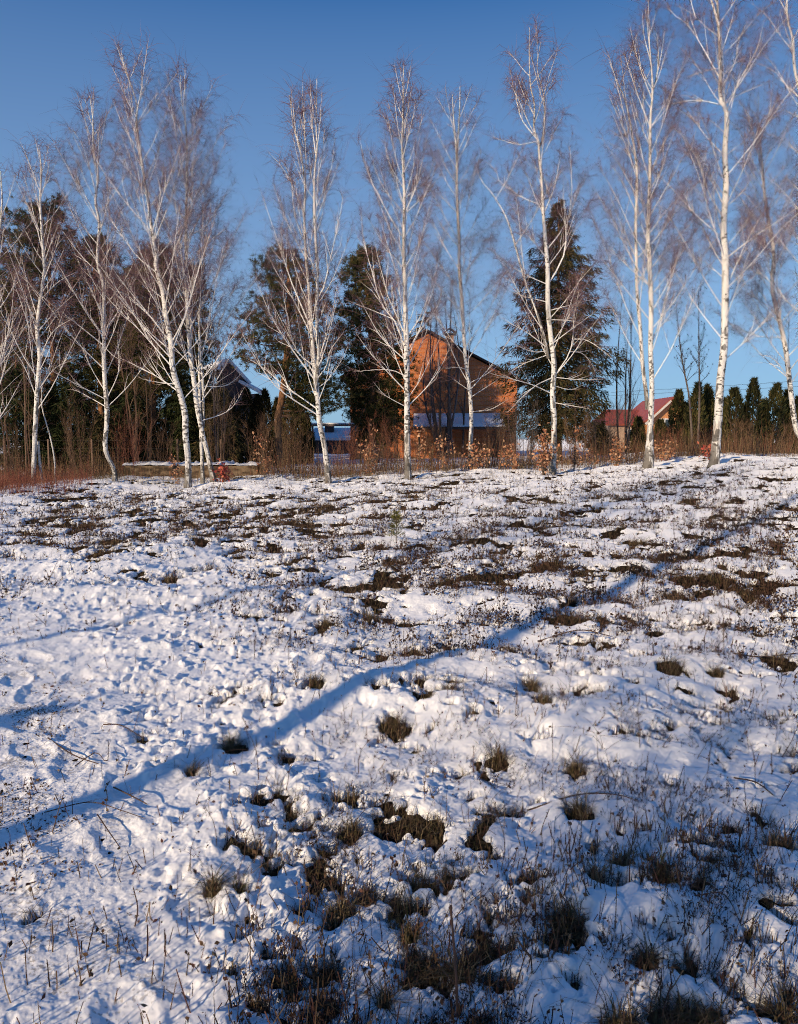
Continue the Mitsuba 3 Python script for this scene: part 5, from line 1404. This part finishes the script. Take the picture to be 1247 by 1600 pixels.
# left house with snowy roof
Yl = 56.0
lh = thing('snow_roof_house', 'house with a snow covered roof half hidden behind the left birches', 'house')
A, B_ = at(272, 558, Yl + 6), at(360, 555, Yl)
gl, gr_ = at(336, 583, Yl), at(374, 583, Yl)
zev = at(340, 590, Yl)[2]
g0 = float(ground(A[0], Yl)) - .3
xa, xb_ = at(338, 590, Yl)[0], at(386, 590, Yl)[0]
ap = np.array([at(358, 562, Yl)[0], Yl, at(358, 562, Yl)[2]])
v, f = wall_quad([[xa, Yl, g0], [xb_, Yl, g0], [xb_, Yl, zev - .2], ap - [0, 0, .15], [xa, Yl, zev - .2]], .25)
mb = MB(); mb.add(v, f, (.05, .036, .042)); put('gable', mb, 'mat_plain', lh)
back = np.array([-3.0, 6.0, 0])
mb = MB(); mb.add(*slab(ap + [0, -.4, 0], np.array([xa - .3, Yl - .4, zev - .45]), np.array([xa - .3, Yl - .4, zev - .45]) + back, ap + [0, -.4, 0] + back, .13)); put('snow_roof', (mb.arrays()[0], mb.arrays()[1]), 'mat_roof_snow', lh)
mb = MB(); mb.add(*slab(ap + [0, -.4, 0], np.array([xb_ + .3, Yl - .4, zev - .45]), np.array([xb_ + .3, Yl - .4, zev - .45]) + back, ap + [0, -.4, 0] + back, .13)); put('snow_roof', (mb.arrays()[0], mb.arrays()[1]), 'mat_roof_snow', lh)
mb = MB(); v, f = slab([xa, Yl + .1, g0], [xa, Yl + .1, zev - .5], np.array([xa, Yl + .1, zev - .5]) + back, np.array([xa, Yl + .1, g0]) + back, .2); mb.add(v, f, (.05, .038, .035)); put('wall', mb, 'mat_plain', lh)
la_ = at(372, 597, Yl - 1)
mb = MB(); mb.add(*slab(la_ + [0, 0, 0], la_ + [1.4, 0, -.75], la_ + [1.4, 4, -.75], la_ + [0, 4, 0], .2)); put('porch_roof', (mb.arrays()[0], mb.arrays()[1]), 'mat_roof_snow', lh)
mb = MB(); mb.box(la_ + [.1, .2, g0 - la_[2]], la_ + [1.3, 3.5, -.8], (.18, .13, .12)); put('porch', mb, 'mat_plain', lh)

# cottage with red roof
Yc = 62.0
co = thing('red_roof_cottage', 'cottage with a red metal roof and orange gable behind the twin stemmed birch', 'cottage')
gc = float(ground(at(1030, 690, Yc)[0], Yc)) - .4
ap = at(1051, 622, Yc); el_ = at(1006, 660, Yc); er = at(1096, 660, Yc)
v, f = wall_quad([[el_[0] + .35, Yc, gc], [er[0] - .35, Yc, gc], [er[0] - .35, Yc, el_[2] + .2], ap - [0, 0, .12], [el_[0] + .35, Yc, el_[2] + .2]], 7.0)
mb = MB(); mb.add(v, f, (.50, .22, .09)); put('wall', mb, 'mat_plain', co)
for ex in (el_, er):
    v, f = slab([ap[0], Yc - .6, ap[2]], [ex[0], Yc - .6, ex[2]], [ex[0], Yc + 7.4, ex[2]], [ap[0], Yc + 7.4, ap[2]], .14)
    rf = put('roof', (v, f), 'mat_red_roof', co)
    if ex is el_:
        mb = MB(); mb.add(*slab([ap[0] - .25, Yc - .64, ap[2] - .30], [ex[0], Yc - .64, ex[2] - .2], [ex[0], Yc - .61, ex[2] - .2], [ap[0] - .25, Yc - .61, ap[2] - .30], .16), c=(.55, .5, .45)); put('verge_board', mb, 'mat_plain', rf)
for k, (wx0, wx1, wy0, wy1) in enumerate(((1029, 1047, 654, 668), (1031, 1043, 680, 696))):
    p, q = at(wx0, wy1, Yc), at(wx1, wy0, Yc)
    mb = MB(); mb.box([p[0], Yc - .06, p[2]], [q[0], Yc - .003, q[2]], (.75, .75, .74)); wk = put('window', mb, 'mat_plain', co)
    for h_ in (0, 1):
        w2 = (q[0] - p[0]) / 2
        mb = MB(); mb.box([p[0] + h_ * w2 + .06, Yc - .075, p[2] + .07], [p[0] + (h_ + 1) * w2 - .06, Yc - .061, q[2] - .07]); put('pane', (mb.arrays()[0], mb.arrays()[1]), 'mat_pane', wk)
wl, wr = at(950, 665, Yc + 2)[0], at(1012, 665, Yc + 2)[0]
we, wrdg = at(980, 664, Yc + 2)[2], at(980, 642, Yc + 5)[2]
mb = MB(); mb.box([wl + .2, Yc + 2.3, gc], [wr, Yc + 7, we], (.34, .24, .17)); put('wing_wall', mb, 'mat_plain', co)
put('roof', slab([wl - .2, Yc + 2, we - .05], [wr + .6, Yc + 2, we - .05], [wr + .6, Yc + 5, wrdg], [wl + .5, Yc + 5, wrdg], .12), 'mat_red_roof', co)
put('roof', slab([wl - .2, Yc + 8, we - .05], [wr + .6, Yc + 8, we - .05], [wr + .6, Yc + 5.02, wrdg], [wl + .5, Yc + 5.02, wrdg], .12), 'mat_red_roof', co)
for wx in (985, 1000):
    p, q = at(wx - 5, 684, Yc + 2.25), at(wx + 4, 670, Yc + 2.25)
    mb = MB(); mb.box([p[0], Yc + 2.24, p[2]], [q[0], Yc + 2.297, q[2]], (.75, .75, .74)); wk = put('window', mb, 'mat_plain', co)
    mb = MB(); mb.box([p[0] + .07, Yc + 2.22, p[2] + .07], [q[0] - .07, Yc + 2.238, q[2] - .07]); put('pane', (mb.arrays()[0], mb.arrays()[1]), 'mat_pane', wk)

# low wall with snow, fence posts with wire, power lines
Yw = 29.2
lw = thing('low_wall', 'low brown concrete wall topped with snow behind the left birches', 'wall')
x0, x1 = at(193, 735, Yw)[0], at(401, 735, Yw)[0]
zt = at(300, 728, Yw)[2]
mb = MB(); mb.box([x0, Yw, float(ground(x0, Yw)) - .4], [x1, Yw + .3, zt]); put('wall', (mb.arrays()[0], mb.arrays()[1]), 'mat_concrete', lw)
U, V = np.meshgrid(np.linspace(0, 1, 80), np.linspace(0, 1, 9))
top = np.stack([x0 - .03 + (x1 - x0 + .06) * U, Yw - .05 + 1.5 * V, zt + .004 + (.01 + .22 * fb(U * 22, V * 4, 3, 150) ** 1.5) * np.minimum(1, 6 * V + .25) - .25 * np.maximum(0, V - .85)], -1)
i, j = np.meshgrid(np.arange(8), np.arange(79), indexing='ij'); q = i * 80 + j
put('snow_cap', (top.reshape(-1, 3), np.concatenate([np.stack([q, q + 1, q + 81], -1).reshape(-1, 3), np.stack([q, q + 81, q + 80], -1).reshape(-1, 3)])), 'mat_roof_snow', lw, smooth=True)
mb = MB(); mb.box([x0, Yw + .31, zt - .6], [x1, Yw + 1.4, zt]); put('bank', (mb.arrays()[0], mb.arrays()[1]), 'mat_soil', lw)
fe = thing('wire_fence', 'old wire fence on thin rusty posts in the left background', 'fence')
Yf = 31.0
PX = [6, 75, 143, 210, 277, 345]
tops = []
for p_ in PX:
    a_ = at(p_, 686, Yf)
    mb = MB(); mb.box([a_[0] - .03, Yf - .03, float(ground(a_[0], Yf)) - .2], [a_[0] + .03, Yf + .03, a_[2]], (.15, .09, .06)); put('post', mb, 'mat_plain', fe)
    tops.append(a_)
for k in range(4):
    P = np.array([[t[0], Yf - .035, t[2] - .05 - .33 * k] for t in tops])
    R_ = np.full(len(P), .002)
    mb = MB(); vv, ff, _ = prisms(P[None], R_[None], 3, False); mb.add(vv, ff, (.2, .17, .15)); put('wire', mb, 'mat_plain', fe)
Yp = 75.0
pw = thing('power_line', 'two thin power wires in the sky above the cottage and thujas', 'power line')
for k, (a_, b_, c_) in enumerate((((955, 613), (1080, 606), (1330, 590)), ((955, 618), (1080, 612), (1330, 600)))):
    P = resample([at(*a_, Yp), at(*b_, Yp), at(*c_, Yp)], 14)
    mb = MB(); vv, ff, _ = prisms(P[None], np.full((1, 14), .016), 3, False); mb.add(vv, ff, (.05, .05, .05)); put('wire', mb, 'mat_plain', pw)
for px_ in (900, 1340):
    q = at(px_, 592 if px_ == 1340 else 612, Yp)
    mb = MB(); mb.box([q[0] - .1, Yp - .1, 0], [q[0] + .1, Yp + .1, q[2] + .4], (.3, .28, .26)); put('pole', mb, 'mat_plain', pw)
